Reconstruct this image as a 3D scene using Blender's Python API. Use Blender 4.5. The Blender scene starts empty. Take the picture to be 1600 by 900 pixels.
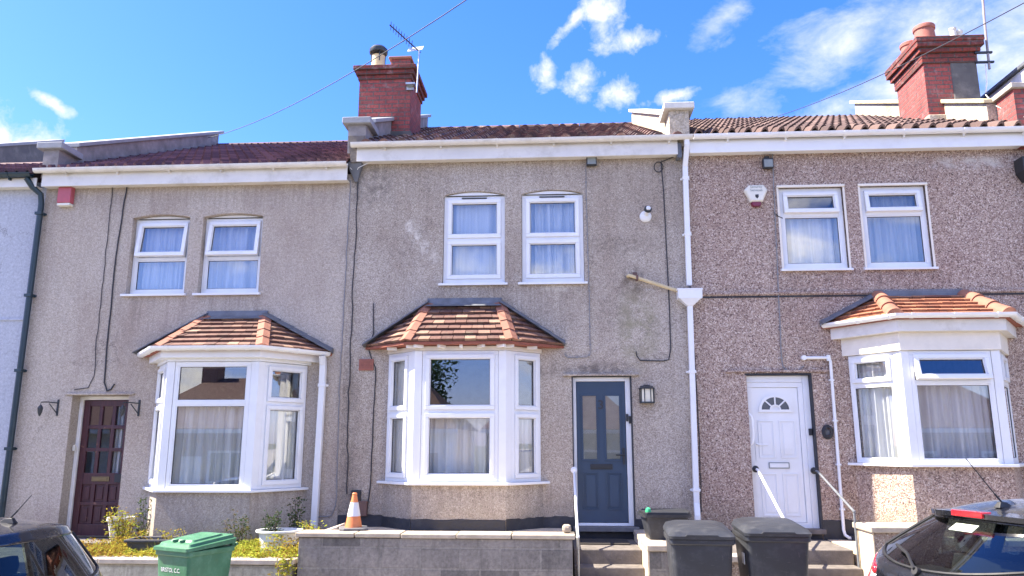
import bpy, bmesh, math, random
from mathutils import Vector, Matrix
S = bpy.context.scene
COL = S.collection
rnd = random.Random(7)
rad = math.radians

# ------------------------------------------------------------------ camera
F = 1190.0; TILT = rad(11.5); YAW = rad(3.5); CD = 10.6; EZ = 1.83
cam = bpy.data.objects.new('camera', bpy.data.cameras.new('camera'))
COL.objects.link(cam)
cam.location = (0, -CD, EZ)
cam.rotation_euler = (math.pi / 2 + TILT, 0, YAW)
cam.data.sensor_width = 36.0
cam.data.lens = F / 1600 * 36
cam.data.clip_end = 3000
S.camera = cam

def ray(px, py):
    x = (px - 800) / F; y = (450 - py) / F
    fy = math.cos(TILT) - y * math.sin(TILT); fz = math.sin(TILT) + y * math.cos(TILT)
    c, s = math.cos(YAW), math.sin(YAW)
    return Vector((x * c - fy * s, x * s + fy * c, fz))
def at(px, py, Y=0.0):
    """world point where a measured sight line meets the vertical plane y=Y"""
    r = ray(px, py); k = (Y + CD) / r[1]
    return Vector((r[0] * k, Y, EZ + r[2] * k))
def ax(px, py, Y=0.0): return at(px, py, Y).x
def az(px, py, Y=0.0): return at(px, py, Y).z

# ------------------------------------------------------------------ node helper
class NT:
    def __init__(s, tree): s.t = tree; s.n = tree.nodes; s.l = tree.links
    def node(s, typ, **kw):
        n = s.n.new(typ)
        for k, v in kw.items():
            if k.startswith('i_'):
                n.inputs[k[2:].replace('_', ' ')].default_value = v
            else: setattr(n, k, v)
        return n
    def link(s, a, b): s.l.new(a, b)
    def set(s, inp, v):
        if hasattr(v, 'is_output'): s.l.new(v, inp)
        else: inp.default_value = v
    def math(s, op, a, b=0.0, c=0.0, clamp=False):
        n = s.n.new('ShaderNodeMath'); n.operation = op; n.use_clamp = clamp
        s.set(n.inputs[0], a); s.set(n.inputs[1], b); s.set(n.inputs[2], c)
        return n.outputs[0]
    def noise(s, vec, scale, detail=4, rough=0.55, dist=0.0):
        n = s.n.new('ShaderNodeTexNoise')
        if vec is not None: s.link(vec, n.inputs['Vector'])
        n.inputs['Scale'].default_value = scale; n.inputs['Detail'].default_value = detail
        n.inputs['Roughness'].default_value = rough; n.inputs['Distortion'].default_value = dist
        return n
    def voronoi(s, vec, scale, feature='F1', rnd_=1.0):
        n = s.n.new('ShaderNodeTexVoronoi'); n.feature = feature
        s.link(vec, n.inputs['Vector']); n.inputs['Scale'].default_value = scale
        n.inputs['Randomness'].default_value = rnd_
        return n
    def ramp(s, fac, stops, interp='LINEAR'):
        n = s.n.new('ShaderNodeValToRGB'); s.set(n.inputs[0], fac)
        r = n.color_ramp; r.interpolation = interp
        while len(r.elements) < len(stops): r.elements.new(0.5)
        for e, (p, c) in zip(r.elements, stops):
            e.position = p
            e.color = (c, c, c, 1) if isinstance(c, (int, float)) else (*c[:3], 1)
        return n.outputs[0]
    def mix(s, fac, a, b, blend='MIX'):
        n = s.n.new('ShaderNodeMix'); n.data_type = 'RGBA'; n.blend_type = blend
        s.set(n.inputs[0], fac)
        for i, v in ((6, a), (7, b)):
            if hasattr(v, 'is_output'): s.link(v, n.inputs[i])
            else: n.inputs[i].default_value = (*v[:3], 1)
        return n.outputs[2]
    def maprange(s, v, a, b, c=0.0, d=1.0):
        n = s.n.new('ShaderNodeMapRange'); s.set(n.inputs[0], v)
        for i, q in enumerate((a, b, c, d)): n.inputs[i + 1].default_value = q
        return n.outputs[0]
    def bump(s, h, strength=0.5, dist=0.01, nrm=None):
        n = s.n.new('ShaderNodeBump'); s.set(n.inputs['Height'], h)
        n.inputs['Strength'].default_value = strength; n.inputs['Distance'].default_value = dist
        if nrm is not None: s.link(nrm, n.inputs['Normal'])
        return n.outputs[0]
    def mapping(s, vec, scale=(1, 1, 1), loc=(0, 0, 0), rot=(0, 0, 0)):
        n = s.n.new('ShaderNodeMapping'); s.link(vec, n.inputs[0])
        n.inputs['Scale'].default_value = scale; n.inputs['Location'].default_value = loc; n.inputs['Rotation'].default_value = rot
        return n.outputs[0]

# ------------------------------------------------------------------ sky, sun, exposure
SUN_EL = rad(50); SUN_BEHIND = rad(-1.2)      # sun to the left, a hair in front of the line of the facades
sv = Vector((-math.cos(SUN_EL) * math.cos(SUN_BEHIND), math.cos(SUN_EL) * math.sin(SUN_BEHIND), math.sin(SUN_EL)))
sun = bpy.data.objects.new('sun', bpy.data.lights.new('sun', 'SUN'))
COL.objects.link(sun)
sun.data.energy = 4.6; sun.data.angle = rad(0.55); sun.data.color = (1.0, 0.90, 0.74)
sun.rotation_euler = sv.to_track_quat('Z', 'Y').to_euler()
sun.location = sv * 60

W = bpy.data.worlds.new('World'); S.world = W; W.use_nodes = True
W.node_tree.nodes.clear(); w = NT(W.node_tree)
sky = w.node('ShaderNodeTexSky', sky_type='NISHITA', sun_disc=False)
sky.sun_elevation = SUN_EL; sky.sun_rotation = math.atan2(sv.x, sv.y)
sky.altitude = 50; sky.air_density = 1.0; sky.dust_density = 0.6; sky.ozone_density = 2.0
hs = w.node('ShaderNodeHueSaturation', i_Saturation=1.32, i_Value=1.0, i_Hue=0.497)
w.link(sky.outputs[0], hs.inputs['Color'])
tc = w.node('ShaderNodeTexCoord'); dirv = tc.outputs['Generated']
sep = w.node('ShaderNodeSeparateXYZ'); w.link(dirv, sep.inputs[0])
azn = w.math('ARCTAN2', sep.outputs[0], sep.outputs[1]); eln = w.math('ARCSINE', sep.outputs[2])
def ael(px, py):
    d = ray(px, py).normalized(); return math.atan2(d.x, d.y), math.asin(d.z)
def ellipse(px, py, rx, ry, rot=0.0):
    a0, e0 = ael(px, py); ra = rx / F; re = ry / F
    da = w.math('SUBTRACT', azn, a0); de = w.math('SUBTRACT', eln, e0); c, s_ = math.cos(rot), math.sin(rot)
    u = w.math('ADD', w.math('MULTIPLY', da, c / ra), w.math('MULTIPLY', de, s_ / ra))
    v = w.math('ADD', w.math('MULTIPLY', da, -s_ / re), w.math('MULTIPLY', de, c / re))
    return w.math('SUBTRACT', 1.0, w.math('SQRT', w.math('ADD', w.math('MULTIPLY', u, u), w.math('MULTIPLY', v, v))))
def union(lst):
    o = lst[0]
    for e in lst[1:]: o = w.math('MAXIMUM', o, e)
    return w.math('MAXIMUM', o, -1.0)
n1 = w.noise(dirv, 34, 10, 0.62, 0.2).outputs[0]
n2 = w.noise(w.mapping(dirv, (1, 1, 1.9), (3, 1, 2), (0, 0.5, 0)), 11, 10, 0.62, 0.25).outputs[0]
puffs = union([ellipse(938, 20, 46, 30, -0.3), ellipse(985, 63, 52, 20, 0.1), ellipse(896, 34, 46, 13, 0.75), ellipse(942, 52, 28, 34), ellipse(852, 115, 22, 25, 0.4), ellipse(908, 124, 36, 26, 0.2),
               ellipse(964, 150, 32, 23, 0.4), ellipse(1052, 151, 46, 11, 0.15), ellipse(30, 222, 86, 36, -0.1), ellipse(82, 162, 40, 9, -0.35)])
wisps = union([ellipse(1295, 88, 165, 66, 0.42), ellipse(1480, 30, 190, 80, 0.25), ellipse(1290, 180, 190, 48, 0.25), ellipse(1570, 85, 120, 110), ellipse(1130, 30, 90, 26, 0.6),
               ellipse(1400, 150, 130, 50, 0.3)])
cm1 = w.math('MULTIPLY', w.math('POWER', w.maprange(w.math('ADD', w.math('MULTIPLY', puffs, 0.75), w.math('MULTIPLY', w.math('SUBTRACT', n1, 0.5), 2.1)), -0.04, 0.80), 0.9), w.maprange(puffs, -0.75, -0.2))
cm2 = w.math('MULTIPLY', w.math('MULTIPLY', w.maprange(w.math('ADD', w.math('MULTIPLY', wisps, 0.55), w.math('MULTIPLY', w.math('SUBTRACT', n2, 0.5), 2.3)), -0.02, 0.85), 0.88), w.maprange(wisps, -0.8, -0.1))
back = w.math('MULTIPLY', w.maprange(w.noise(w.mapping(dirv, (1, 1, 1.6), (5, 2, 7)), 3.4, 8, 0.58, 0.2).outputs[0], 0.50, 0.60), w.maprange(sep.outputs[1], 0.0, -0.25))
cmask = w.math('MAXIMUM', w.math('MAXIMUM', cm1, cm2), back)
cshade = w.ramp(w.math('ADD', w.math('MULTIPLY', n1, 0.6), w.math('MULTIPLY', cmask, 0.4)), [(0.3, (1.85, 2.05, 2.4)), (0.6, (2.45, 2.5, 2.6)), (0.8, (2.75, 2.75, 2.78))])
csc = w.mix(w.maprange(sep.outputs[1], 0.0, -0.25), cshade, w.mix(1.0, cshade, (2.2, 2.1, 2.05), 'MULTIPLY'))
blue = w.mix(1.0, hs.outputs[0], (0.56, 0.545, 0.92), 'MULTIPLY')
skymix = w.mix(cmask, blue, csc)
bg = w.node('ShaderNodeBackground', i_Strength=0.115)
w.link(skymix, bg.inputs['Color'])
wo = w.node('ShaderNodeOutputWorld'); w.link(bg.outputs[0], wo.inputs[0])

S.view_settings.view_transform = 'Standard'; S.view_settings.look = 'None'
S.view_settings.gamma = 1.0; S.view_settings.use_curve_mapping = False
S.view_settings.exposure = 2.1
S.render.engine = 'CYCLES'
S.cycles.max_bounces = 8; S.cycles.transparent_max_bounces = 16

# ------------------------------------------------------------------ materials
MATS = {}
def newmat(name):
    m = bpy.data.materials.new(name); m.use_nodes = True
    m.node_tree.nodes.clear(); t = NT(m.node_tree)
    out = t.node('ShaderNodeOutputMaterial'); b = t.node('ShaderNodeBsdfPrincipled')
    t.link(b.outputs[0], out.inputs[0]); MATS[name] = m
    return m, t, b, out
def pos(t): return t.node('ShaderNodeNewGeometry').outputs['Position']
def uv(t): return t.node('ShaderNodeTexCoord').outputs['UV']
def objc(t): return t.node('ShaderNodeTexCoord').outputs['Object']

def plain(name, col, rough=0.5, metal=0.0, var=0.12, scale=9.0, bump=0.0, bscale=60, coat=0.0, spec=0.5, dirt=None):
    m, t, b, o = newmat(name)
    v = objc(t)
    n = t.noise(v, scale, 5, 0.6).outputs[0]
    c0 = tuple(c * (1 - var) for c in col); c1 = tuple(min(1, c * (1 + var)) for c in col)
    c = t.ramp(n, [(0.3, c0), (0.7, c1)])
    if dirt:
        dm = t.maprange(t.noise(v, 3.1, 6, 0.65).outputs[0], 0.52, 0.72)
        c = t.mix(t.math('MULTIPLY', dm, dirt[1]), c, dirt[0])
    t.link(c, b.inputs['Base Color'])
    b.inputs['Roughness'].default_value = rough; b.inputs['Metallic'].default_value = metal
    b.inputs['Coat Weight'].default_value = coat; b.inputs['Coat Roughness'].default_value = 0.05
    b.inputs['Specular IOR Level'].default_value = spec
    if rough > 0.2:
        t.link(t.maprange(n, 0.3, 0.7, rough * 0.85, min(1, rough * 1.15)), b.inputs['Roughness'])
    if bump:
        t.link(t.bump(t.noise(v, bscale, 4, 0.6).outputs[0], bump, 0.01), b.inputs['Normal'])
    return m

def blob(t, p, x, z, rx, rz):
    s_ = t.node('ShaderNodeSeparateXYZ'); t.link(p, s_.inputs[0])
    u = t.math('MULTIPLY', t.math('SUBTRACT', s_.outputs[0], x), 1 / rx); v = t.math('MULTIPLY', t.math('SUBTRACT', s_.outputs[2], z), 1 / rz)
    return t.math('SUBTRACT', 1.0, t.math('SQRT', t.math('ADD', t.math('MULTIPLY', u, u), t.math('MULTIPLY', v, v))), clamp=True)

def render_wall(name, cols, scale, bump, weather, stains=(), bd=0.012, sills=(), base=0.75):
    """pebbledash / roughcast: every chip its own colour, large soft weathering, small stains of their own shape"""
    m, t, b, o = newmat(name)
    p = pos(t)
    vo = t.voronoi(p, scale); sepc = t.node('ShaderNodeSeparateColor'); t.link(vo.outputs['Color'], sepc.inputs[0])
    c = t.ramp(sepc.outputs[0], cols, 'LINEAR')
    fine = t.noise(p, scale * 1.7, 3, 0.6).outputs[0]
    c = t.mix(0.4, c, t.ramp(fine, [(0.32, 0.25), (0.7, 0.75)]), 'OVERLAY')
    big = t.noise(t.mapping(p, (1, 1, 0.55)), 0.9, 7, 0.62).outputs[0]
    c = t.mix(t.maprange(big, 0.42, 0.70, 0, weather[1]), c, weather[0], 'MULTIPLY')
    streak = t.noise(t.mapping(p, (5.0, 5.0, 0.45)), 1.6, 5, 0.6).outputs[0]
    c = t.mix(t.maprange(streak, 0.5, 0.75, 0, 0.30), c, weather[0], 'MULTIPLY')
    clump = t.noise(p, 26, 3, 0.6).outputs[0]
    c = t.mix(0.28, c, t.ramp(clump, [(0.3, 0.25), (0.7, 0.75)]), 'OVERLAY')
    mott = t.noise(p, 7.5, 5, 0.7).outputs[0]
    c = t.mix(t.maprange(mott, 0.55, 0.75, 0, 0.3), c, weather[0], 'MULTIPLY')
    sp = t.node('ShaderNodeSeparateXYZ'); t.link(p, sp.inputs[0])
    run = t.maprange(t.noise(t.mapping(p, (11.0, 11.0, 0.35)), 2.0, 5, 0.65).outputs[0], 0.44, 0.66)
    for (xa, xb, zb, L_) in sills:          # rain runs from the sill ends and along the sill
        kx = t.math('MULTIPLY', t.maprange(sp.outputs[0], xa - 0.10, xa + 0.03), t.maprange(sp.outputs[0], xb - 0.03, xb + 0.10, 1, 0))
        kz = t.math('MULTIPLY', t.math('LESS_THAN', sp.outputs[2], zb), t.maprange(sp.outputs[2], zb - L_, zb - 0.02))
        c = t.mix(t.math('MULTIPLY', t.math('MULTIPLY', kx, kz), t.math('MULTIPLY', run, 0.42)), c, (0.17, 0.14, 0.115))
    damp = t.maprange(t.math('ADD', sp.outputs[2], t.math('MULTIPLY', t.math('SUBTRACT', t.noise(p, 2.6, 6, 0.65).outputs[0], 0.5), 0.9)), base + 0.05, base + 0.45, 0.42, 0.0)
    c = t.mix(damp, c, (0.20, 0.175, 0.13))
    ck = t.node('ShaderNodeTexVoronoi'); ck.feature = 'DISTANCE_TO_EDGE'; ck.inputs['Scale'].default_value = 0.55
    wv = t.node('ShaderNodeVectorMath', operation='ADD'); t.link(p, wv.inputs[0])
    wn_ = t.node('ShaderNodeVectorMath', operation='SCALE'); t.link(t.noise(p, 3.2, 6, 0.7).outputs['Color'], wn_.inputs[0]); wn_.inputs['Scale'].default_value = 0.7; t.link(wn_.outputs[0], wv.inputs[1]); t.link(wv.outputs[0], ck.inputs['Vector'])
    crack = t.math('MULTIPLY', t.math('LESS_THAN', ck.outputs['Distance'], 0.0045), t.maprange(t.noise(p, 0.8, 2, 0.5).outputs[0], 0.50, 0.58))
    c = t.mix(t.math('MULTIPLY', crack, 0.45), c, (0.12, 0.10, 0.09))
    for (x, z, rx, rz, colr, amt, mode, ns) in stains:
        k = t.math('MULTIPLY', t.maprange(blob(t, p, x, z, rx, rz), 0.0, 0.6), t.maprange(t.noise(p, ns, 5, 0.65).outputs[0], 0.40, 0.60))
        c = t.mix(t.math('MULTIPLY', k, amt), c, colr, mode)
    t.link(c, b.inputs['Base Color']); b.inputs['Roughness'].default_value = 0.92; b.inputs['Specular IOR Level'].default_value = 0.2
    h = t.math('ADD', t.math('MULTIPLY', t.math('SUBTRACT', 1.0, vo.outputs['Distance']), 0.8), fine)
    t.link(t.bump(h, bump, bd), b.inputs['Normal'])
    return m

def brickmat(name, c1, c2, mortar, bw, bh, msize=0.012, bump=0.5, soot=None, off=0.5, rough=0.9):
    m, t, b, o = newmat(name)
    v = uv(t); p = objc(t)
    br = t.node('ShaderNodeTexBrick'); br.offset = off
    t.link(t.mapping(v, (1, 1, 1)), br.inputs['Vector'])
    for k, q in (('Scale', 1.0), ('Brick Width', bw), ('Row Height', bh), ('Mortar Size', msize), ('Mortar Smooth', 0.15), ('Bias', 0.0)): br.inputs[k].default_value = q
    br.inputs['Color1'].default_value = (*c1, 1); br.inputs['Color2'].default_value = (*c2, 1); br.inputs['Mortar'].default_value = (*mortar, 1)
    n = t.noise(p, 28, 6, 0.65).outputs[0]
    c = t.mix(0.55, br.outputs[0], t.ramp(n, [(0.3, 0.22), (0.7, 0.78)]), 'OVERLAY')
    if soot:
        c = t.mix(t.maprange(t.noise(p, 2.2, 6, 0.65).outputs[0], 0.45, 0.7, 0, soot[1]), c, soot[0], 'MIX')
    if 'brick' in name:
        c = t.mix(t.maprange(t.noise(p, 5.5, 6, 0.7).outputs[0], 0.56, 0.70, 0, 0.55), c, (0.40, 0.25, 0.235))
        c = t.mix(t.maprange(t.noise(t.mapping(p, (1, 1, 0.5), (4, 2, 1)), 3.0, 6, 0.7).outputs[0], 0.52, 0.68, 0, 0.42), c, (0.085, 0.042, 0.04))
    else:
        c = t.mix(t.maprange(t.noise(t.mapping(p, (1, 1, 0.6), (2, 5, 1)), 4.0, 7, 0.72).outputs[0], 0.48, 0.66, 0, 0.32), c, (0.30, 0.275, 0.245))
        c = t.mix(t.maprange(t.noise(t.mapping(p, (6, 6, 0.7), (1, 2, 3)), 1.5, 6, 0.7).outputs[0], 0.50, 0.66, 0, 0.35), c, (0.07, 0.066, 0.062))
    t.link(c, b.inputs['Base Color']); b.inputs['Roughness'].default_value = rough; b.inputs['Specular IOR Level'].default_value = 0.25
    h = t.math('SUBTRACT', t.math('MULTIPLY', n, 0.4), br.outputs['Fac'])
    t.link(t.bump(h, bump, 0.012), b.inputs['Normal'])
    return m

def tilemat(name, stops, rough=0.8, lichen=None, bump=0.4):
    """clay / concrete tile: the tint of each tile is stored per tile on the mesh"""
    m, t, b, o = newmat(name)
    a = t.node('ShaderNodeAttribute', attribute_name='tint'); p = objc(t)
    c = t.ramp(a.outputs['Fac'], stops)
    n = t.noise(p, 35, 6, 0.65).outputs[0]
    c = t.mix(0.5, c, t.ramp(n, [(0.3, 0.25), (0.72, 0.75)]), 'OVERLAY')
    if lichen:
        c = t.mix(t.maprange(t.noise(p, 6.5, 7, 0.7).outputs[0], lichen[1], lichen[1] + 0.1, 0, lichen[2]), c, lichen[0])
    t.link(c, b.inputs['Base Color']); b.inputs['Roughness'].default_value = rough; b.inputs['Specular IOR Level'].default_value = 0.35
    t.link(t.bump(n, bump, 0.006), b.inputs['Normal'])
    return m

def leafmat(name, stops):
    m, t, b, o = newmat(name)
    a = t.node('ShaderNodeAttribute', attribute_name='tint')
    c = t.ramp(a.outputs['Fac'], stops)
    d = t.node('ShaderNodeBsdfDiffuse'); tr = t.node('ShaderNodeBsdfTranslucent'); mx = t.node('ShaderNodeMixShader')
    t.link(c, d.inputs[0]); t.link(c, tr.inputs[0]); mx.inputs[0].default_value = 0.35
    t.link(d.outputs[0], mx.inputs[1]); t.link(tr.outputs[0], mx.inputs[2]); t.link(mx.outputs[0], o.inputs[0])
    t.n.remove(b); return m

def glassmat(name, tint=(0.93, 0.95, 0.95), ior=1.5, gain=1.35, wav=0.0):
    m, t, b, o = newmat(name); t.n.remove(b)
    tr = t.node('ShaderNodeBsdfTransparent'); tr.inputs[0].default_value = (*tint, 1)
    gl = t.node('ShaderNodeBsdfGlossy'); gl.inputs['Roughness'].default_value = 0.0; gl.inputs[0].default_value = (1, 1, 1, 1)
    fr = t.node('ShaderNodeFresnel'); t.link(t.maprange(t.node('ShaderNodeNewGeometry').outputs['Backfacing'], 0, 1, ior, 1 / ior), fr.inputs[0])
    mx = t.node('ShaderNodeMixShader')
    t.link(t.math('MULTIPLY', fr.outputs[0], gain, clamp=True), mx.inputs[0])
    if wav:
        nb = t.bump(t.noise(objc(t), 2.2, 2, 0.4).outputs[0], wav, 0.02); t.link(nb, gl.inputs['Normal'])
    t.link(tr.outputs[0], mx.inputs[1]); t.link(gl.outputs[0], mx.inputs[2]); t.link(mx.outputs[0], o.inputs[0])
    return m

def clothmat(name, col, trans=0.35, rough=0.9, alpha=1.0):
    m, t, b, o = newmat(name); t.n.remove(b)
    d = t.node('ShaderNodeBsdfDiffuse'); tr = t.node('ShaderNodeBsdfTranslucent'); mx = t.node('ShaderNodeMixShader')
    c = t.ramp(t.noise(t.mapping(objc(t), (6, 6, 0.3)), 4, 4, 0.5).outputs[0], [(0.3, tuple(q * 0.8 for q in col)), (0.7, col)])
    t.link(c, d.inputs[0]); t.link(c, tr.inputs[0]); mx.inputs[0].default_value = trans
    t.link(d.outputs[0], mx.inputs[1]); t.link(tr.outputs[0], mx.inputs[2])
    if alpha < 1:
        tp = t.node('ShaderNodeBsdfTransparent'); m2 = t.node('ShaderNodeMixShader'); m2.inputs[0].default_value = alpha
        t.link(tp.outputs[0], m2.inputs[1]); t.link(mx.outputs[0], m2.inputs[2]); t.link(m2.outputs[0], o.inputs[0])
    else: t.link(mx.outputs[0], o.inputs[0])
    return m

M = MATS
ROUGHCAST = [(0.0, (0.27, 0.228, 0.19)), (0.25, (0.41, 0.355, 0.30)), (0.6, (0.48, 0.42, 0.352)), (0.9, (0.57, 0.505, 0.43)), (1.0, (0.64, 0.58, 0.50))]
ROUGHFINE = [(0.0, (0.37, 0.322, 0.272)), (0.5, (0.475, 0.418, 0.352)), (1.0, (0.575, 0.512, 0.435))]
render_wall('roughcast_fine', ROUGHFINE, 110, 0.5, ((0.72, 0.66, 0.64), 0.75), sills=[(-6.38, -5.42, 3.93, 0.9), (-5.30, -4.31, 3.93, 0.9), (-5.8, -3.45, 1.19, 0.5), (-7.7, -3.1, 5.6, 0.5)], base=0.5)
render_wall('roughcast_stained', ROUGHCAST, 100, 0.65, ((0.66, 0.61, 0.58), 0.85), sills=[(-1.70, -0.71, 4.03, 1.0), (-0.56, 0.43, 4.03, 1.1), (-2.5, -0.1, 1.28, 0.45), (-3.0, 1.8, 5.9, 0.7)], base=0.78, stains=[
    (1.12, 3.45, 0.34, 0.75, (0.24, 0.23, 0.13), 0.75, 'MIX', 3.0), (1.05, 4.05, 0.30, 0.30, (0.13, 0.10, 0.075), 0.7, 'MIX', 6),
    (0.95, 4.6, 0.75, 0.20, (0.14, 0.12, 0.10), 0.42, 'MIX', 14), (0.75, 3.6, 0.4, 0.35, (0.16, 0.14, 0.12), 0.3, 'MIX', 12),
    (-2.14, 4.92, 0.09, 0.13, (0.80, 0.76, 0.68), 0.8, 'MIX', 16), (-2.04, 4.78, 0.09, 0.13, (0.80, 0.76, 0.68), 0.7, 'MIX', 16), (-1.92, 4.62, 0.10, 0.14, (0.8, 0.76, 0.68), 0.6, 'MIX', 16), (-1.78, 4.46, 0.10, 0.14, (0.8, 0.76, 0.68), 0.45, 'MIX', 16),
    (-0.55, 2.83, 1.3, 0.16, (0.16, 0.14, 0.12), 0.4, 'MIX', 8), (0.6, 2.85, 0.55, 0.13, (0.12, 0.10, 0.09), 0.7, 'MIX', 9),
    (-2.75, 5.6, 0.45, 0.5, (0.13, 0.12, 0.11), 0.6, 'MIX', 7), (0.0, 3.98, 0.3, 0.07, (0.7, 0.65, 0.55), 0.7, 'MIX', 12), (-2.95, 2.2, 0.22, 2.0, (0.16, 0.14, 0.12), 0.4, 'MIX', 6)])
render_wall('pebbledash_pink', [(0.0, (0.13, 0.085, 0.075)), (0.15, (0.28, 0.195, 0.17)), (0.35, (0.42, 0.31, 0.255)), (0.62, (0.49, 0.38, 0.315)), (0.85, (0.59, 0.48, 0.405)), (1.0, (0.80, 0.71, 0.63))],
            78, 0.8, ((0.74, 0.66, 0.64), 0.5), bd=0.018, sills=[(3.12, 4.18, 4.17, 0.8), (4.26, 5.32, 4.17, 0.8), (3.8, 6.1, 1.53, 0.4), (1.9, 6.5, 5.9, 0.5)], base=0.7, stains=[(5.9, 5.72, 0.9, 0.12, (0.62, 0.58, 0.54), 0.9, 'MIX', 5)])
render_wall('smooth_render_blue', [(0.0, (0.40, 0.42, 0.47)), (1.0, (0.46, 0.48, 0.53))], 60, 0.08, ((0.85, 0.85, 0.86), 0.5))
render_wall('stucco_beige', [(0.0, (0.36, 0.31, 0.24)), (1.0, (0.55, 0.48, 0.38))], 40, 0.35, ((0.6, 0.56, 0.5), 0.8))
plain('upvc', (0.74, 0.75, 0.76), 0.32, var=0.04, scale=2, dirt=((0.52, 0.50, 0.46), 0.25))
plain('upvc_grubby', (0.66, 0.64, 0.60), 0.42, var=0.07, scale=3, dirt=((0.40, 0.37, 0.31), 0.55))
plain('cream_board', (0.72, 0.67, 0.58), 0.5, var=0.05, dirt=((0.5, 0.44, 0.36), 0.3))
plain('gasket', (0.03, 0.03, 0.035), 0.6)
def scuffed(name, col, worn):
    m, t, b, o = newmat(name); p = objc(t)
    n = t.noise(p, 3.5, 6, 0.65).outputs[0]
    c = t.ramp(n, [(0.3, tuple(q * 0.8 for q in col)), (0.7, tuple(q * 1.25 for q in col))])
    sc = t.maprange(t.noise(t.mapping(p, (9, 9, 70), (0, 0, 0), (0.5, 0.35, 0.2)), 1.0, 6, 0.7).outputs[0], 0.62, 0.70)
    s2 = t.maprange(t.noise(t.mapping(p, (60, 60, 5), (3, 1, 0), (0.1, 0.25, 0.0)), 1.0, 5, 0.7).outputs[0], 0.64, 0.70)
    dust = t.maprange(t.noise(p, 7, 7, 0.7).outputs[0], 0.5, 0.75, 0, 0.4)
    c = t.mix(t.math('MAXIMUM', t.math('MULTIPLY', t.math('MAXIMUM', sc, s2), 0.5), dust), c, worn)
    t.link(c, b.inputs['Base Color']); t.link(t.maprange(n, 0.3, 0.7, 0.36, 0.58), b.inputs['Roughness'])
    t.link(t.bump(t.noise(p, 220, 3).outputs[0], 0.12, 0.01), b.inputs['Normal'])
scuffed('bin_black', (0.026, 0.029, 0.036), (0.11, 0.11, 0.11)); scuffed('bin_green', (0.045, 0.155, 0.078), (0.16, 0.27, 0.19))
glassmat('pane_glass', (0.985, 0.99, 0.985), gain=2.5)
glassmat('pane_glass_old', (0.9, 0.93, 0.93), gain=1.6, wav=0.02)
glassmat('car_glass', (0.42, 0.50, 0.48), gain=1.6)
clothmat('net_curtain', (0.78, 0.80, 0.82), 0.22)
clothmat('sheer_net', (0.80, 0.83, 0.81), 0.2, alpha=0.86)
clothmat('grey_net', (0.62, 0.64, 0.64), 0.25)
plain('room_paint', (0.30, 0.27, 0.23), 0.9)
plain('dark_metal', (0.025, 0.03, 0.035), 0.45, var=0.25, scale=30)
plain('black_pipe', (0.012, 0.03, 0.04), 0.35, var=0.2)
plain('cable_black', (0.03, 0.03, 0.035), 0.6)
plain('cable_grey', (0.22, 0.22, 0.23), 0.7, var=0.2, scale=20)
plain('cable_white', (0.70, 0.69, 0.66), 0.6, var=0.1)
plain('black_plastic', (0.02, 0.022, 0.026), 0.5, var=0.2)
plain('pot_grey', (0.06, 0.06, 0.065), 0.55, var=0.15, dirt=((0.2, 0.19, 0.17), 0.4))
plain('tub_white', (0.62, 0.64, 0.65), 0.4, var=0.06, dirt=((0.35, 0.33, 0.28), 0.4))
plain('pot_white', (0.52, 0.50, 0.46), 0.6, var=0.1, dirt=((0.25, 0.22, 0.18), 0.7))
plain('soil', (0.05, 0.035, 0.025), 0.95, var=0.4, scale=30, bump=0.8, bscale=40)
plain('car_paint', (0.010, 0.011, 0.015), 0.28, metal=0.25, var=0.05, coat=1.0)
plain('car_trim', (0.015, 0.015, 0.016), 0.55)
plain('car_seat', (0.035, 0.036, 0.04), 0.85, bump=0.3, bscale=200)
plain('red_lens', (0.55, 0.010, 0.018), 0.12, var=0.1, coat=1.0)
plain('clear_lens', (0.72, 0.68, 0.66), 0.1, var=0.1, coat=1.0)
plain('chrome', (0.75, 0.76, 0.78), 0.15, metal=1.0, var=0.03)
plain('galvanised', (0.45, 0.47, 0.48), 0.4, metal=0.85, var=0.15, scale=25)
plain('grey_rail_paint', (0.13, 0.14, 0.155), 0.45, var=0.2, scale=25)
plain('white_rail_paint', (0.80, 0.80, 0.80), 0.35, var=0.05, scale=12)
plain('door_blue', (0.025, 0.050, 0.090), 0.42, var=0.12, scale=3, bump=0.15, bscale=90)
plain('brass', (0.35, 0.24, 0.10), 0.4, metal=1.0, var=0.2)
plain('white_paint', (0.78, 0.77, 0.74), 0.5, var=0.05, dirt=((0.35, 0.30, 0.24), 0.5))
plain('strobe_maroon', (0.16, 0.018, 0.045), 0.35, var=0.1)
plain('parapet_render', (0.27, 0.245, 0.235), 0.9, var=0.3, scale=5, bump=0.4, bscale=40, dirt=((0.14, 0.13, 0.125), 0.6))
plain('bell_red', (0.40, 0.085, 0.11), 0.5, var=0.1)
plain('plastic_cream', (0.68, 0.66, 0.58), 0.45, var=0.06)
plain('print_grey', (0.22, 0.25, 0.25), 0.6)
plain('terracotta', (0.27, 0.115, 0.075), 0.8, var=0.22, scale=9, bump=0.3, bscale=50, dirt=((0.30, 0.12, 0.07), 0.5))
plain('terracotta_dark', (0.26, 0.085, 0.055), 0.85, var=0.25, scale=10, bump=0.3)
plain('pot_cream', (0.58, 0.47, 0.27), 0.7, var=0.1, dirt=((0.35, 0.27, 0.16), 0.4))
plain('lead', (0.115, 0.125, 0.145), 0.55, var=0.3, scale=7, bump=0.25, bscale=12)
plain('coping_blue', (0.27, 0.28, 0.30), 0.8, var=0.15, scale=6, bump=0.3)
plain('coping_pale', (0.56, 0.55, 0.52), 0.85, var=0.15, scale=6, bump=0.3)
plain('mortar', (0.46, 0.41, 0.35), 0.95, var=0.25, scale=14, bump=0.6, bscale=35)
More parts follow.
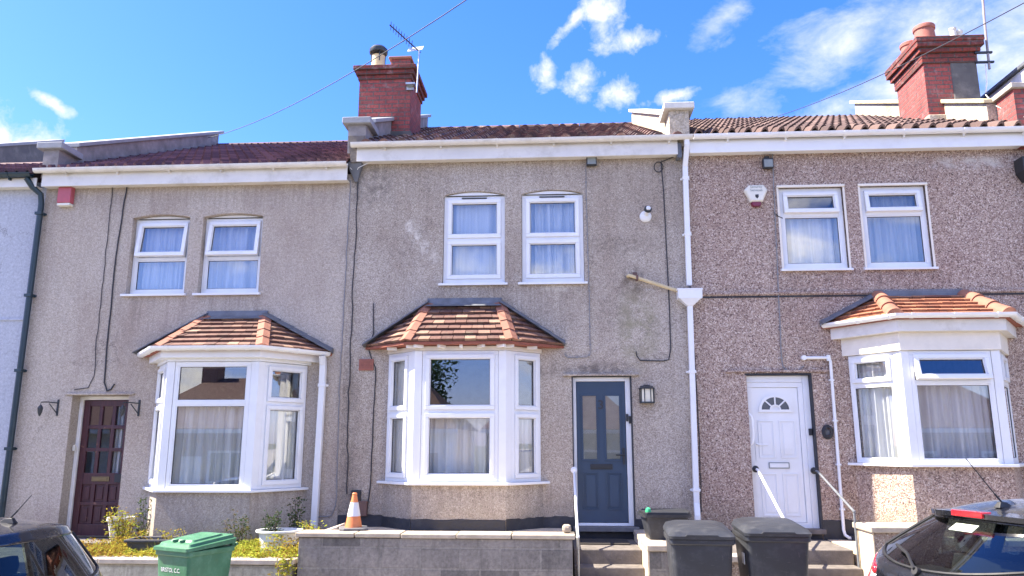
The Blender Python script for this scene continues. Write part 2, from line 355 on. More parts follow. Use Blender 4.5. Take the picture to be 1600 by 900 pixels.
plain('coping_yellow', (0.50, 0.42, 0.25), 0.9, var=0.3, scale=11, bump=0.6, bscale=35)
plain('coping_stone', (0.40, 0.35, 0.30), 0.9, var=0.2, scale=9, bump=0.5, bscale=50, dirt=((0.25, 0.22, 0.17), 0.4))
plain('coping_buff', (0.36, 0.305, 0.235), 0.9, var=0.2, scale=9, bump=0.5, bscale=50, dirt=((0.30, 0.25, 0.18), 0.4))
plain('concrete', (0.14, 0.122, 0.11), 0.92, var=0.3, scale=8, bump=0.5, bscale=45, dirt=((0.10, 0.09, 0.08), 0.6))
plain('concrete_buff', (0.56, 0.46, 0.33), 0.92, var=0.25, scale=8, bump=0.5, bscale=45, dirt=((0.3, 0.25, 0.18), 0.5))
plain('plinth_black', (0.018, 0.02, 0.027), 0.6, var=0.35, scale=14, bump=0.5, bscale=30, dirt=((0.08, 0.08, 0.08), 0.4))
plain('slate_grey', (0.12, 0.12, 0.125), 0.75, var=0.25, scale=12, bump=0.3)
plain('air_brick', (0.30, 0.115, 0.085), 0.85, var=0.2, scale=20, bump=0.4)
plain('meter_brown', (0.13, 0.07, 0.055), 0.6, var=0.15)
plain('brass_dull', (0.20, 0.15, 0.08), 0.5, metal=0.8, var=0.2)
plain('cone_orange', (0.62, 0.19, 0.06), 0.5, var=0.1, scale=10, dirt=((0.4, 0.14, 0.06), 0.4))
plain('cone_white', (0.60, 0.60, 0.60), 0.4, var=0.05, dirt=((0.4, 0.38, 0.34), 0.3))
plain('mat_rubber', (0.04, 0.034, 0.03), 0.95, var=0.3, scale=60, bump=0.8, bscale=150)
plain('lamp_glass', (0.70, 0.66, 0.52), 0.25, var=0.05)
plain('asphalt', (0.14, 0.135, 0.125), 0.9, var=0.25, scale=40, bump=0.6, bscale=160)
plain('paving', (0.23, 0.22, 0.205), 0.9, var=0.2, scale=12, bump=0.4)
plain('kerb_stone', (0.34, 0.33, 0.31), 0.9, var=0.2, scale=12, bump=0.4)
plain('earth', (0.10, 0.10, 0.05), 0.95, var=0.3, scale=3)
plain('road_white', (0.72, 0.72, 0.70), 0.7, var=0.1, scale=20)
plain('bark', (0.09, 0.065, 0.045), 0.95, var=0.3, scale=20, bump=0.7)
plain('fan_glass', (0.10, 0.115, 0.13), 0.12, var=0.1)
plain('pot_red', (0.30, 0.11, 0.085), 0.8, var=0.2, scale=9, bump=0.3, bscale=50, dirt=((0.14, 0.06, 0.05), 0.5))
plain('mast_grey', (0.28, 0.24, 0.24), 0.6, metal=0.3, var=0.2)
plain('sticker', (0.55, 0.62, 0.50), 0.5, var=0.1)
plain('mortar_white', (0.74, 0.72, 0.68), 0.8, var=0.15)
plain('slate_render', (0.105, 0.10, 0.098), 0.85, var=0.3, scale=4, bump=0.2, dirt=((0.26, 0.24, 0.22), 0.5))
brickmat('brick_red', (0.37, 0.088, 0.075), (0.26, 0.066, 0.064), (0.13, 0.10, 0.095), 0.225, 0.078, 0.011, 0.6, ((0.20, 0.10, 0.09), 0.45))
brickmat('brick_corbel', (0.25, 0.055, 0.042), (0.16, 0.045, 0.04), (0.09, 0.07, 0.065), 0.225, 0.078, 0.011, 0.6, ((0.07, 0.05, 0.045), 0.7))
brickmat('block_grey', (0.22, 0.20, 0.18), (0.115, 0.107, 0.10), (0.21, 0.195, 0.175), 0.45, 0.225, 0.014, 0.9, ((0.22, 0.20, 0.18), 0.3))
brickmat('block_cream', (0.42, 0.40, 0.33), (0.36, 0.345, 0.29), (0.30, 0.28, 0.24), 0.45, 0.225, 0.014, 0.4, ((0.28, 0.27, 0.22), 0.5))
brickmat('brick_house', (0.30, 0.12, 0.08), (0.22, 0.09, 0.07), (0.35, 0.32, 0.28), 0.225, 0.075, 0.011)
brickmat('paving_slab', (0.47, 0.44, 0.40), (0.40, 0.375, 0.34), (0.09, 0.085, 0.08), 0.6, 0.6, 0.012, 0.4, ((0.15, 0.14, 0.13), 0.5))
tilemat('tile_terracotta', [(0.0, (0.105, 0.055, 0.046)), (0.45, (0.15, 0.078, 0.062)), (0.8, (0.205, 0.115, 0.086)), (1.0, (0.30, 0.19, 0.135))], 0.8, lichen=((0.15, 0.13, 0.095), 0.55, 0.6))
tilemat('tile_orange', [(0.0, (0.20, 0.08, 0.05)), (0.6, (0.32, 0.14, 0.08)), (1.0, (0.42, 0.215, 0.12))], 0.8, lichen=((0.16, 0.10, 0.07), 0.55, 0.55))
tilemat('tile_purple', [(0.0, (0.078, 0.042, 0.050)), (0.6, (0.118, 0.064, 0.072)), (1.0, (0.175, 0.098, 0.105))], 0.8)
tilemat('tile_mossy', [(0.0, (0.07, 0.045, 0.045)), (0.6, (0.12, 0.065, 0.06)), (1.0, (0.20, 0.115, 0.095))], 0.75, lichen=((0.40, 0.34, 0.26), 0.55, 0.65))
tilemat('tile_brown', [(0.0, (0.065, 0.041, 0.036)), (0.6, (0.098, 0.062, 0.053)), (1.0, (0.15, 0.098, 0.082))], 0.85)
leafmat('leaf_weed', [(0.0, (0.20, 0.11, 0.035)), (0.3, (0.38, 0.30, 0.05)), (0.65, (0.30, 0.38, 0.05)), (1.0, (0.52, 0.50, 0.10))])
leafmat('leaf_shrub', [(0.0, (0.035, 0.06, 0.025)), (0.5, (0.06, 0.105, 0.035)), (0.85, (0.14, 0.12, 0.04)), (1.0, (0.20, 0.13, 0.06))])
leafmat('leaf_tree', [(0.0, (0.025, 0.05, 0.018)), (0.6, (0.05, 0.10, 0.03)), (1.0, (0.09, 0.15, 0.045))])
def wood_door():
    m, t, b, o = newmat('brown_door')
    p = objc(t)
    c = t.ramp(t.noise(t.mapping(p, (14, 14, 1.2)), 3, 6, 0.6, 0.4).outputs[0], [(0.3, (0.042, 0.013, 0.018)), (0.7, (0.078, 0.024, 0.030))])
    c = t.mix(t.maprange(t.noise(p, 9, 6, 0.7).outputs[0], 0.63, 0.68, 0, 0.8), c, (0.27, 0.13, 0.09))
    t.link(c, b.inputs['Base Color']); b.inputs['Roughness'].default_value = 0.4
    t.link(t.bump(t.noise(t.mapping(p, (20, 20, 2)), 4, 5).outputs[0], 0.2, 0.004), b.inputs['Normal'])
wood_door()

# ------------------------------------------------------------------ mesh builder
ORG = {}
class MB:
    def __init__(s): s.v = []; s.f = []; s.t = []; s.tint = 0.5
    def face(s, pts, tint=None):
        i = len(s.v); s.v += [Vector(p) for p in pts]; s.f.append(list(range(i, i + len(pts)))); s.t.append(s.tint if tint is None else tint)
    def grid(s, rows, tint=None, close=False):
        i = len(s.v); n = len(rows[0])
        for r in rows: s.v += [Vector(p) for p in r]
        for a in range(len(rows) - 1):
            for b in range(n if close else n - 1):
                c = (b + 1) % n
                s.f.append([i + a * n + b, i + a * n + c, i + (a + 1) * n + c, i + (a + 1) * n + b]); s.t.append(s.tint if tint is None else tint)
    def obox(s, m, a0, a1, b0, b1, c0, c1, tint=None):
        P = [m @ Vector(p) for p in ((a0, b0, c0), (a1, b0, c0), (a1, b1, c0), (a0, b1, c0), (a0, b0, c1), (a1, b0, c1), (a1, b1, c1), (a0, b1, c1))]
        i = len(s.v); s.v += P
        q = [(0, 3, 2, 1), (4, 5, 6, 7), (0, 1, 5, 4), (1, 2, 6, 5), (2, 3, 7, 6), (3, 0, 4, 7)]
        if m.to_3x3().determinant() < 0: q = [f[::-1] for f in q]
        s.f += [[i + k for k in f] for f in q]; s.t += [s.tint if tint is None else tint] * 6
    def box(s, x0, x1, y0, y1, z0, z1, tint=None): s.obox(Matrix.Identity(4), min(x0, x1), max(x0, x1), min(y0, y1), max(y0, y1), min(z0, z1), max(z0, z1), tint)
    def loft(s, rings, cap0=True, cap1=True, tint=None):
        """rings: lists of equal length, closed"""
        s.grid(rings, tint, close=True); n = len(rings[0]); base = len(s.v) - n * len(rings)
        if cap0: s.f.append([base + k for k in range(n)][::-1]); s.t.append(s.tint if tint is None else tint)
        if cap1: s.f.append([base + n * (len(rings) - 1) + k for k in range(n)]); s.t.append(s.tint if tint is None else tint)
    def prism(s, pts, d, tint=None):
        """polygon swept along vector d"""
        d = Vector(d); a = [Vector(p) for p in pts]; s.loft([a, [p + d for p in a]], tint=tint)
    def tube(s, pts, r, seg=8, cap=True, r1=None):
        pts = [Vector(p) for p in pts]; n = len(pts); rings = []; up = None
        for i, p in enumerate(pts):
            d = (pts[min(i + 1, n - 1)] - pts[max(i - 1, 0)]).normalized()
            if up is None: up = Vector((0, 0, 1)) if abs(d.z) < 0.9 else Vector((0, 1, 0))
            a = d.cross(up).normalized(); b = a.cross(d).normalized(); up = b
            rr = r if r1 is None else r + (r1 - r) * i / max(1, n - 1)
            rings.append([p + a * rr * math.cos(2 * math.pi * k / seg) + b * rr * math.sin(2 * math.pi * k / seg) for k in range(seg)])
        s.loft(rings, cap, cap)
    def lathe(s, prof, c, seg=20, axis='z', cap=True):
        c = Vector(c); rings = []
        for r, h in prof:
            ring = []
            for k in range(seg):
                a = 2 * math.pi * k / seg; x, y = r * math.cos(a), r * math.sin(a)
                ring.append(c + (Vector((x, y, h)) if axis == 'z' else Vector((x, -h, y)) if axis == 'y' else Vector((h, x, y))))
            rings.append(ring)
        s.loft(rings, cap, cap)
    def build(s, name, mat, parent=None, local=False, smooth=False, bevel=0.0, kind=None, angle=35, solid=0.0):
        me = bpy.data.meshes.new(name)
        off = Vector((0, 0, 0)) if local or parent is None else ORG.get(parent.name, Vector((0, 0, 0)))
        me.from_pydata([p - off for p in s.v], [], s.f)
        bm = bmesh.new(); bm.from_mesh(me)
        if smooth: bmesh.ops.remove_doubles(bm, verts=bm.verts, dist=1e-5)
        bmesh.ops.recalc_face_normals(bm, faces=bm.faces)
        ul = bm.loops.layers.uv.new('UVMap')
        for f in bm.faces:
            n = f.normal; k = max(range(3), key=lambda i: abs(n[i]) - (0.15 if i == 2 else 0))
            for l in f.loops:
                p = l.vert.co + off
                l[ul].uv = (p.y, p.z) if k == 0 else (p.x, p.z) if k == 1 else (p.x, p.y)
            f.smooth = smooth
        bm.to_mesh(me); bm.free()
        if len(me.polygons) == len(s.t):
            a = me.attributes.new('tint', 'FLOAT', 'FACE')
            a.data.foreach_set('value', s.t)
        o = bpy.data.objects.new(name, me); COL.objects.link(o)
        me.materials.append(M[mat])
        if parent is not None: o.parent = parent; ORG[o.name] = off
        if solid:
            md = o.modifiers.new('solid', 'SOLIDIFY'); md.thickness = solid; md.offset = 0
        if bevel:
            md = o.modifiers.new('bevel', 'BEVEL'); md.width = bevel; md.segments = 2; md.limit_method = 'ANGLE'; md.angle_limit = rad(40)
        if smooth and angle < 180:
            try: me.set_sharp_from_angle(angle=rad(angle))
            except Exception: pass
        if kind: o['kind'] = kind
        return o

def thing(name, label, cat, loc=(0, 0, 0), rz=0.0, group=None):
    o = bpy.data.objects.new(name, None); COL.objects.link(o)
    o.location = loc; o.rotation_euler = (0, 0, rz); o.empty_display_size = 0.1
    o['label'] = label; o['category'] = cat
    if group: o['group'] = group
    ORG[o.name] = Vector(loc)
    return o
def tag(o, label, cat, group=None):
    o['label'] = label; o['category'] = cat
    if group: o['group'] = group
    return o
def copy_tree(o, parent=None):
    c = o.copy(); COL.objects.link(c)
    if parent is not None: c.parent = parent
    for ch in list(o.children): copy_tree(ch, c)
    return c

# ------------------------------------------------------------------ ground, street
def gz(x): return 0.045 * max(-30, min(30, x))
PAVE = -0.09; ROAD = -0.21
def strip(name, mat, y0, y1, off, x0=-60, x1=60, thick=0.0, kind='structure'):
    mb = MB(); xs = sorted(set([x0, x1] + [q for q in (-30, 30) if x0 < q < x1]))
    top = [[(x, y0, gz(x) + off) for x in xs], [(x, y1, gz(x) + off) for x in xs]]
    mb.grid(top)
    if thick:
        mb.grid([[(x, y0, gz(x) + off - thick) for x in xs], top[0]]); mb.grid([top[1], [(x, y1, gz(x) + off - thick) for x in xs]])
    return mb.build(name, mat, kind=kind)
g = MB(); xs = [-900, -30, 30, 900]
g.grid([[(x, y, gz(x) - 0.40) for x in xs] for y in (-900, 900)]); g.build('ground', 'earth', kind='structure')
strip('road', 'asphalt', -9.0, -3.6, ROAD)
strip('pavement', 'paving_slab', -3.45, -1.72, PAVE, thick=0.25)
strip('kerb', 'kerb_stone', -3.6, -3.455, PAVE + 0.004, thick=0.25)
strip('pavement', 'paving_slab', -11.6, -9.15, PAVE, thick=0.25)
strip('kerb', 'kerb_stone', -9.145, -9.0, PAVE + 0.004, thick=0.25)

# ------------------------------------------------------------------ house pieces
def wall_with_holes(mb, x0, x1, z0, z1, holes, y=0.0, depth=0.10):
    """front wall as one sheet with openings, arched heads and plastered reveals. hole: (x0,x1,z0,z1,rise)"""
    xs = sorted(set([x0, x1] + [h[0] for h in holes] + [h[1] for h in holes])); zs = sorted(set([z0, z1] + [h[2] for h in holes] + [h[3] for h in holes]))
    for i in range(len(xs) - 1):
        for j in range(len(zs) - 1):
            cx, cz = (xs[i] + xs[i + 1]) / 2, (zs[j] + zs[j + 1]) / 2
            if any(h[0] < cx < h[1] and h[2] < cz < h[3] for h in holes): continue
            mb.face([(xs[i], y, zs[j]), (xs[i + 1], y, zs[j]), (xs[i + 1], y, zs[j + 1]), (xs[i], y, zs[j + 1])])
    for h in holes:
        a, b, c, d = h[:4]; rise = h[4] if len(h) > 4 else 0; dp = h[5] if len(h) > 5 else depth
        if rise:
            n = 12; arc = [(a + (b - a) * k / n, d - rise * (2 * k / n - 1) ** 2) for k in range(n + 1)]
            for k in range(n):
                (u0, v0), (u1, v1) = arc[k], arc[k + 1]
                mb.face([(u0, y, v0), (u1, y, v1), (u1, y, d), (u0, y, d)])
                mb.face([(u0, y, v0), (u0, y + dp, v0), (u1, y + dp, v1), (u1, y, v1)])
            zt = d - rise
        else:
            mb.face([(a, y, d), (b, y, d), (b, y + dp, d), (a, y + dp, d)]); zt = d
        mb.face([(a, y, c), (a, y, zt), (a, y + dp, zt), (a, y + dp, c)])
        mb.face([(b, y, c), (b, y + dp, c), (b, y + dp, zt), (b, y, zt)])
        mb.face([(a, y, c), (a, y + dp, c), (b, y + dp, c), (b, y, c)])

def face_matrix(o, u, n):
    """local (u along, v up, n outward) -> world"""
    u = Vector(u).normalized(); n = Vector(n).normalized(); v = Vector((0, 0, 1)); o = Vector(o)
    return Matrix(((u.x, v.x, n.x, o.x), (u.y, v.y, n.y, o.y), (u.z, v.z, n.z, o.z), (0, 0, 0, 1)))
def ring(mb, m, u0, u1, v0, v1, wd, n0, n1):
    mb.obox(m, u0, u1, v1 - wd, v1, n0, n1); mb.obox(m, u0, u1, v0, v0 + wd, n0, n1)
    mb.obox(m, u0, u0 + wd, v0 + wd, v1 - wd, n0, n1); mb.obox(m, u1 - wd, u1, v0 + wd, v1 - wd, n0, n1)
def lights(parent, m, cells, glass='pane_glass'):
    """cells: (u0,u1,v0,v1,kind,angle). sashes and panes become parts of the window"""
    for (u0, u1, v0, v1, kind, ang) in cells:
        mm = m; wd = 0.052
        if ang:
            piv = Vector((0, v1, 0)); mm = m @ Matrix.Translation(piv) @ Matrix.Rotation(-rad(ang), 4, 'X') @ Matrix.Translation(-piv)
        mb = MB()
        if kind == 'sash':
            ring(mb, mm, u0, u1, v0, v1, wd, -0.045, 0.022); ring(mb, mm, u0 + wd, u1 - wd, v0 + wd, v1 - wd, 0.012, -0.03, 0.008)
            mb.build('sash', 'upvc', parent, bevel=0.005); g0 = wd + 0.012
        else:
            ring(mb, mm, u0, u1, v0, v1, 0.018, -0.045, -0.008); mb.build('glazing_bead', 'upvc', parent, bevel=0.004); g0 = 0.018
        gk = MB(); ring(gk, mm, u0 + g0, u1 - g0, v0 + g0, v1 - g0, 0.006, -0.03, -0.018); gk.build('gasket', 'gasket', parent)
        p = MB(); p.obox(mm, u0 + g0 + 0.003, u1 - g0 - 0.003, v0 + g0 + 0.003, v1 - g0 - 0.003, -0.030, -0.024); p.build('pane', glass, parent)

def curtain(x0, x1, y, z0, z1, label, mat='net_curtain', waves=9, amp=0.022, seed=1, normal=None, p0=None, p1=None, gap=None, group='net curtains behind the windows'):
    r = random.Random(seed); mb = MB(); n = waves * 10
    if p0 is None: p0 = Vector((x0, y, 0)); p1 = Vector((x1, y, 0))
    d = (p1 - p0); L = d.length; d.normalize(); nn = Vector((d.y, -d.x, 0))
    ph = [r.uniform(0, 6.28) for _ in range(4)]; fr = [waves * q for q in (1.0, 0.53, 1.7, 0.31)]
    rows = []
    for j in range(9):
        v = j / 8; row = []
        for i in range(n + 1):
            u = i / n; o = 0
            for k, a in enumerate((1.0, 0.8, 0.45, 0.7)): o += a * math.sin(6.283 * fr[k] * (u + 0.006 * v * math.sin(9 * u)) + ph[k])
            row.append(p0 + d * (L * u) + nn * (o * amp * (0.75 + 0.35 * v)) + Vector((0, 0, z1 + (z0 - z1) * v)))
        rows.append(row)
    mb.grid(rows)
    o = mb.build('curtain', mat, smooth=True, angle=180)
    tag(o, label, 'curtain', group); return o

def upper_window(house, x0, x1, z0, z1, rise, split, sash_top, open_top=0.0, sash_low=None, y=0.055, sill=True, reveal_trim=False):
    """upvc window in an opening (x0..x1, z0..z1 incl. arch)"""
    zt = z1 - rise; m = face_matrix((x0, y, z0), (1, 0, 0), (0, -1, 0)); wdt = x1 - x0; h = zt - z0
    mb = MB()
    ring(mb, m, 0.004, wdt - 0.004, 0.02, h, 0.058, -0.06, 0); mb.obox(m, 0.062, wdt - 0.062, split - 0.022, split + 0.022, -0.06, 0.001)
    if rise:
        n = 12; pts = [(x0 + 0.004, y - 0.012, zt + 0.001)] + [(x0 + 0.004 + (wdt - 0.008) * k / n, y - 0.012, z1 - 0.006 - rise * (2 * k / n - 1) ** 2) for k in range(n + 1)] + [(x1 - 0.004, y - 0.012, zt + 0.001)]
        mb.prism(pts, (0, 0.05, 0))
    wn = mb.build('window', 'upvc', house, bevel=0.004)
    lights(wn, m, [(0.062, wdt - 0.062, split + 0.022, h - 0.058, 'sash' if sash_top else 'fixed', open_top), (0.062, wdt - 0.062, 0.078, split - 0.022, 'sash' if sash_low else 'fixed', 0)])
    if sash_top and not open_top:
        v = MB(); v.obox(m, wdt * 0.29, wdt * 0.70, h - 0.045, h - 0.030, 0.001, 0.016); v.build('trickle_vent', 'dark_metal', wn)
    if sill:
        s_ = MB(); s_.prism([(x0 - 0.05, y, z0 + 0.022), (x0 - 0.05, y, z0 - 0.018), (x0 - 0.05, -0.055, z0 - 0.03), (x0 - 0.05, -0.055, z0 + 0.002)], (wdt + 0.09, 0, 0)); s_.build('sill', 'upvc', wn, bevel=0.004)
    return wn

def gutter(house, x0, x1, z, y=-0.225, r=0.058, mat='upvc_grubby', brackets=5, name='gutter'):
    mb = MB(); n = 10
    def sec(x, rr): return [(x, y + rr * math.cos(math.pi + math.pi * k / n), z + rr * 1.05 * math.sin(math.pi + math.pi * k / n)) for k in range(n + 1)] + [(x, y + (rr - 0.006) * math.cos(-math.pi * k / n), z + (rr - 0.006) * math.sin(-math.pi * k / n)) for k in range(n + 1)]
    mb.loft([sec(x0, r), sec(x1, r)])
    rim = MB()
    o = mb.build(name, mat, house, smooth=True)
    for i in range(brackets):
        b = MB(); x = x0 + (x1 - x0) * (i + 0.6) / brackets
        b.loft([sec(x - 0.022, r + 0.006), sec(x + 0.022, r + 0.006)])
        b.box(x - 0.012, x + 0.012, y + 0.02, -0.155, z - r - 0.03, z - r + 0.005)
        b.build('gutter_bracket', mat, o, smooth=True)
    return o

def fascia(house, x0, x1, z0, z1, y=-0.16, soffit=True, mat='upvc_grubby'):
    mb = MB(); mb.box(x0, x1, y, y + 0.018, z0, z1)
    if soffit: mb.box(x0, x1, y + 0.02, 0.0, z0 + 0.012, z0 + 0.022)
    return mb.build('fascia', mat, house, bevel=0.003)

def main_roof(house, x0, x1, ye, ze, yr, zr, mat, tw=0.30, gauge=0.33, prof='roman', seed=3, name='roof', back=True):
    r = random.Random(seed); mb = MB()
    d = Vector((0, yr - ye, zr - ze)); L = d.length; d.normalize(); nrm = Vector((0, -d.z, d.y))
    nt = max(1, round((x1 - x0) / tw)); tw = (x1 - x0) / nt; nr = math.ceil(L / gauge)
    if prof == 'roman': pf = [(0, 0), (0.3, 0.0), (0.42, 0.024), (0.55, 0.053), (0.68, 0.063), (0.82, 0.053), (0.93, 0.024), (1.0, 0.0)]
    elif prof == 'pantile': pf = [(0, 0.01), (0.10, 0.0), (0.38, 0.0), (0.5, 0.035), (0.62, 0.085), (0.76, 0.105), (0.90, 0.085), (1.0, 0.01)]
    else: pf = [(0, 0.042), (0.07, 0.042), (0.13, 0.0), (0.43, 0.0), (0.49, 0.042), (0.58, 0.042), (0.64, 0.0), (0.93, 0.0), (1.0, 0.042)]
    for j in range(nr):
        s0 = j * gauge; s1 = min(L, s0 + gauge + 0.02)
        for i in range(nt):
            t_ = r.random(); jl = r.uniform(-0.004, 0.006); lo = []; hi = []; lip = []
            for (f, h) in pf:
                x = x0 + tw * (i + f)
                lo.append(Vector((x, ye, ze)) + d * (s0 + jl) + nrm * (0.036 + h)); hi.append(Vector((x, ye, ze)) + d * s1 + nrm * (0.004 + h)); lip.append(Vector((x, ye, ze)) + d * (s0 + jl) + nrm * (h - 0.002))
            mb.grid([lip, lo, hi], t_)
    mb.face([(x0, ye, ze - 0.03), (x1, ye, ze - 0.03), (x1, yr, zr - 0.03), (x0, yr, zr - 0.03)])
    if back: mb.face([(x0, yr, zr), (x1, yr, zr), (x1, 2 * yr - ye, ze), (x0, 2 * yr - ye, ze)], 0.5)
    o = mb.build(name, mat, house)
    rg = MB(); n = 8; nrt = round((x1 - x0) / 0.45)
    for i in range(nrt):
        a, b = x0 + (x1 - x0) * i / nrt, x0 + (x1 - x0) * (i + 1) / nrt
        def rs(x, q): return [(x, yr + 0.12 * math.cos(math.pi * k / n) * q, zr - 0.02 + 0.10 * math.sin(math.pi * k / n) * q) for k in range(n + 1)]
        rg.loft([rs(a, 1.0), rs(b - 0.012, 0.98)], tint=r.random())
    rg.build('ridge_tile', mat, o)
    return o

def parapet(house, x, hw, z_ut, yr, zr, ye=-0.12, name='parapet', pier=True, mat='stucco_beige', cap='coping_blue', ptop=None, slope_h=0.30, ze=6.15, y0=None, capw=0.05):
    """party-wall upstand following the roof slope with a coping, and a small pier at the eaves"""
    mb = MB(); cp = MB(); sl = (zr - ze) / (yr + 0.2)
    def rz(y): return ze + sl * (y + 0.2)
    ys = y0 if y0 is not None else 0.28
    pts = [(x - hw, ys, rz(ys) - 0.4), (x - hw, yr, zr - 0.4), (x - hw, yr, zr + slope_h), (x - hw, ys, rz(ys) + slope_h)]
    mb.prism(pts, (2 * hw, 0, 0))
    cpts = [(x - hw - capw, ys - 0.02, rz(ys) + slope_h), (x - hw - capw, yr + 0.15, zr + slope_h + sl * 0.15), (x - hw - capw, yr + 0.15, zr + slope_h + 0.07 + sl * 0.15), (x - hw - capw, ys - 0.02, rz(ys) + slope_h + 0.07)]
    cp.prism(cpts, (2 * (hw + capw), 0, 0))
    if pier:
        mb.box(x - hw, x + hw, ye, ys, ze - 0.12, ptop); cp.box(x - hw - capw - 0.03, x + hw + capw + 0.03, ye - 0.07, ys + 0.06, ptop, ptop + 0.10)
    o = mb.build(name, mat, house); cp.build('coping', cap, o, bevel=0.012)
    return o

def tiled_bay_roof(house, cx, d, fh, bh, z_e, z_t, th, over=0.17, mat='tile_terracotta', hip='angle', rows=7, seed=5, under=True, fl_mat='lead', top_d=0.05):
    """three-sided lean-to roof of plain tiles over a bay"""
    r = random.Random(seed)
    # eaves polygon (outer) and top line (at the wall)
    E = [Vector((cx - bh - over * 1.9, -0.0, z_e)), Vector((cx - fh - over * 0.55, -d - over, z_e)), Vector((cx + fh + over * 0.55, -d - over, z_e)), Vector((cx + bh + over * 1.9, -0.0, z_e))]
    T = [Vector((cx - th, -top_d * 0.1, z_t)), Vector((cx - th, -top_d, z_t)), Vector((cx + th, -top_d, z_t)), Vector((cx + th, -top_d * 0.1, z_t))]
    mb = MB()
    mb.tint = 0.3
    for k in range(3):
        a, b, ta, tb = E[k], E[k + 1], T[k], T[k + 1]
        nrm = (b - a).cross((ta + tb) / 2 - (a + b) / 2).normalized()
        if nrm.z < 0: nrm = -nrm
        mb.face([a, b, tb, ta], 0.05)
        for j in range(rows):
            f0, f1 = j / rows, min(1.0, (j + 1.12) / rows)
            A0, B0 = a.lerp(ta, f0), b.lerp(tb, f0); A1, B1 = a.lerp(ta, f1), b.lerp(tb, f1)
            L = (B0 - A0).length; n = max(1, round(L / 0.165)); ofs = 0.5 if j % 2 else 0.0
            cuts = [0.0] + [min(1, max(0, (i + ofs) / n)) for i in range(0 if ofs else 1, n + (0 if not ofs else 0))] + [1.0]
            cuts = sorted(set(cuts))
            for i in range(len(cuts) - 1):
                q0, q1 = cuts[i], cuts[i + 1]
                if q1 - q0 < 1e-4: continue
                e = 0.004 / max(L, 0.05); jt = r.uniform(-0.003, 0.006)
                p0, p1 = A0.lerp(B0, q0 + e), A0.lerp(B0, q1 - e); p2, p3 = A1.lerp(B1, q1 - e), A1.lerp(B1, q0 + e)
                lo = nrm * (0.042 + jt); hi = nrm * (0.006 + jt * 0.5)
                t_ = r.random()
                mb.loft([[p0 + nrm * 0.004, p1 + nrm * 0.004, p2 + nrm * -0.002, p3 + nrm * -0.002], [p0 + lo, p1 + lo, p2 + hi, p3 + hi]], tint=t_)
    roof = mb.build('bay_roof', mat, house)
    for k in (1, 2):
        a, t = E[k], T[k]; dd = (t - a)
        L = dd.length; dn = dd.normalized()
        out = Vector((-1 if k == 1 else 1, -1.2, 0)).normalized(); up = dn.cross(out.cross(dn)).normalized()
        side = dn.cross(Vector((0, 0, 1))).normalized(); up = side.cross(dn).normalized()
        if up.z < 0: up = -up
        h = MB(); nseg = 3 if hip == 'round' else 4
        for i in range(nseg):
            f0 = i / nseg * 0.98 - 0.01; f1 = min(1.0, (i + 1.06) / nseg * 0.98)
            p, q = a + dd * f0, a + dd * f1; lift0 = 0.030 + 0.012; lift1 = 0.030
            if hip == 'round':
                rr0, rr1 = 0.105, 0.092; n = 10
                sec = lambda c, rr, lf: [c + side * rr * math.cos(math.pi * s / n) + up * (rr * 0.95 * math.sin(math.pi * s / n) + lf - 0.03) for s in range(n + 1)]
                h.loft([sec(p, rr0, lift0), sec(q, rr1, lift1)])
            else:
                wd = 0.085
                sec = lambda c, lf: [c + side * wd + up * (lf - 0.030), c + side * wd + up * (lf - 0.012), c + up * (lf + 0.018), c - side * wd + up * (lf - 0.012), c - side * wd + up * (lf - 0.030), c + up * (lf - 0.008)]
                h.loft([sec(p, lift0), sec(q, lift1)])
        h.build('hip_tile', 'terracotta', roof, smooth=(hip == 'round'), angle=50)
    # lead flashing: strip along the top and down both raking edges at the wall
    fl = MB()
    fl.prism([(cx - th - 0.02, -0.003, z_t + 0.10), (cx - th - 0.02, -0.02, z_t + 0.10), (cx - th - 0.02, -top_d - 0.02, z_t + 0.012), (cx - th - 0.02, -top_d - 0.16, z_t - 0.045), (cx - th - 0.02, -0.003, z_t - 0.02)], (2 * th + 0.04, 0, 0))
    for sgn, a, t in ((-1, E[0], T[0]), (1, E[3], T[3])):
        dd = t - a; up = Vector((-dd.z * sgn * -1, 0, abs(dd.x))).normalized() if False else Vector((0, 0, 1))
        n = 5
        for i in range(n):
            p, q = a + dd * (i / n - 0.02), a + dd * ((i + 1.0) / n + 0.01)
            fl.loft([[p + Vector((0, -0.003, 0.085)), p + Vector((0, -0.018, 0.085)), p + Vector((0, -0.15, 0.036)), p + Vector((0, -0.15, 0.022)), p + Vector((0, -0.003, 0.0))],
                     [q + Vector((0, -0.003, 0.075)), q + Vector((0, -0.018, 0.075)), q + Vector((0, -0.15, 0.030)), q + Vector((0, -0.15, 0.016)), q + Vector((0, -0.003, 0.0))]])
    fl.build('flashing', fl_mat, roof)
    if under:
        u = MB(); z = z_e - 0.002
        u.prism([(p.x, p.y, z - 0.035) for p in E], (0, 0, 0.033)); u.build('eaves_board', 'terracotta_dark', roof)
    return roof, E

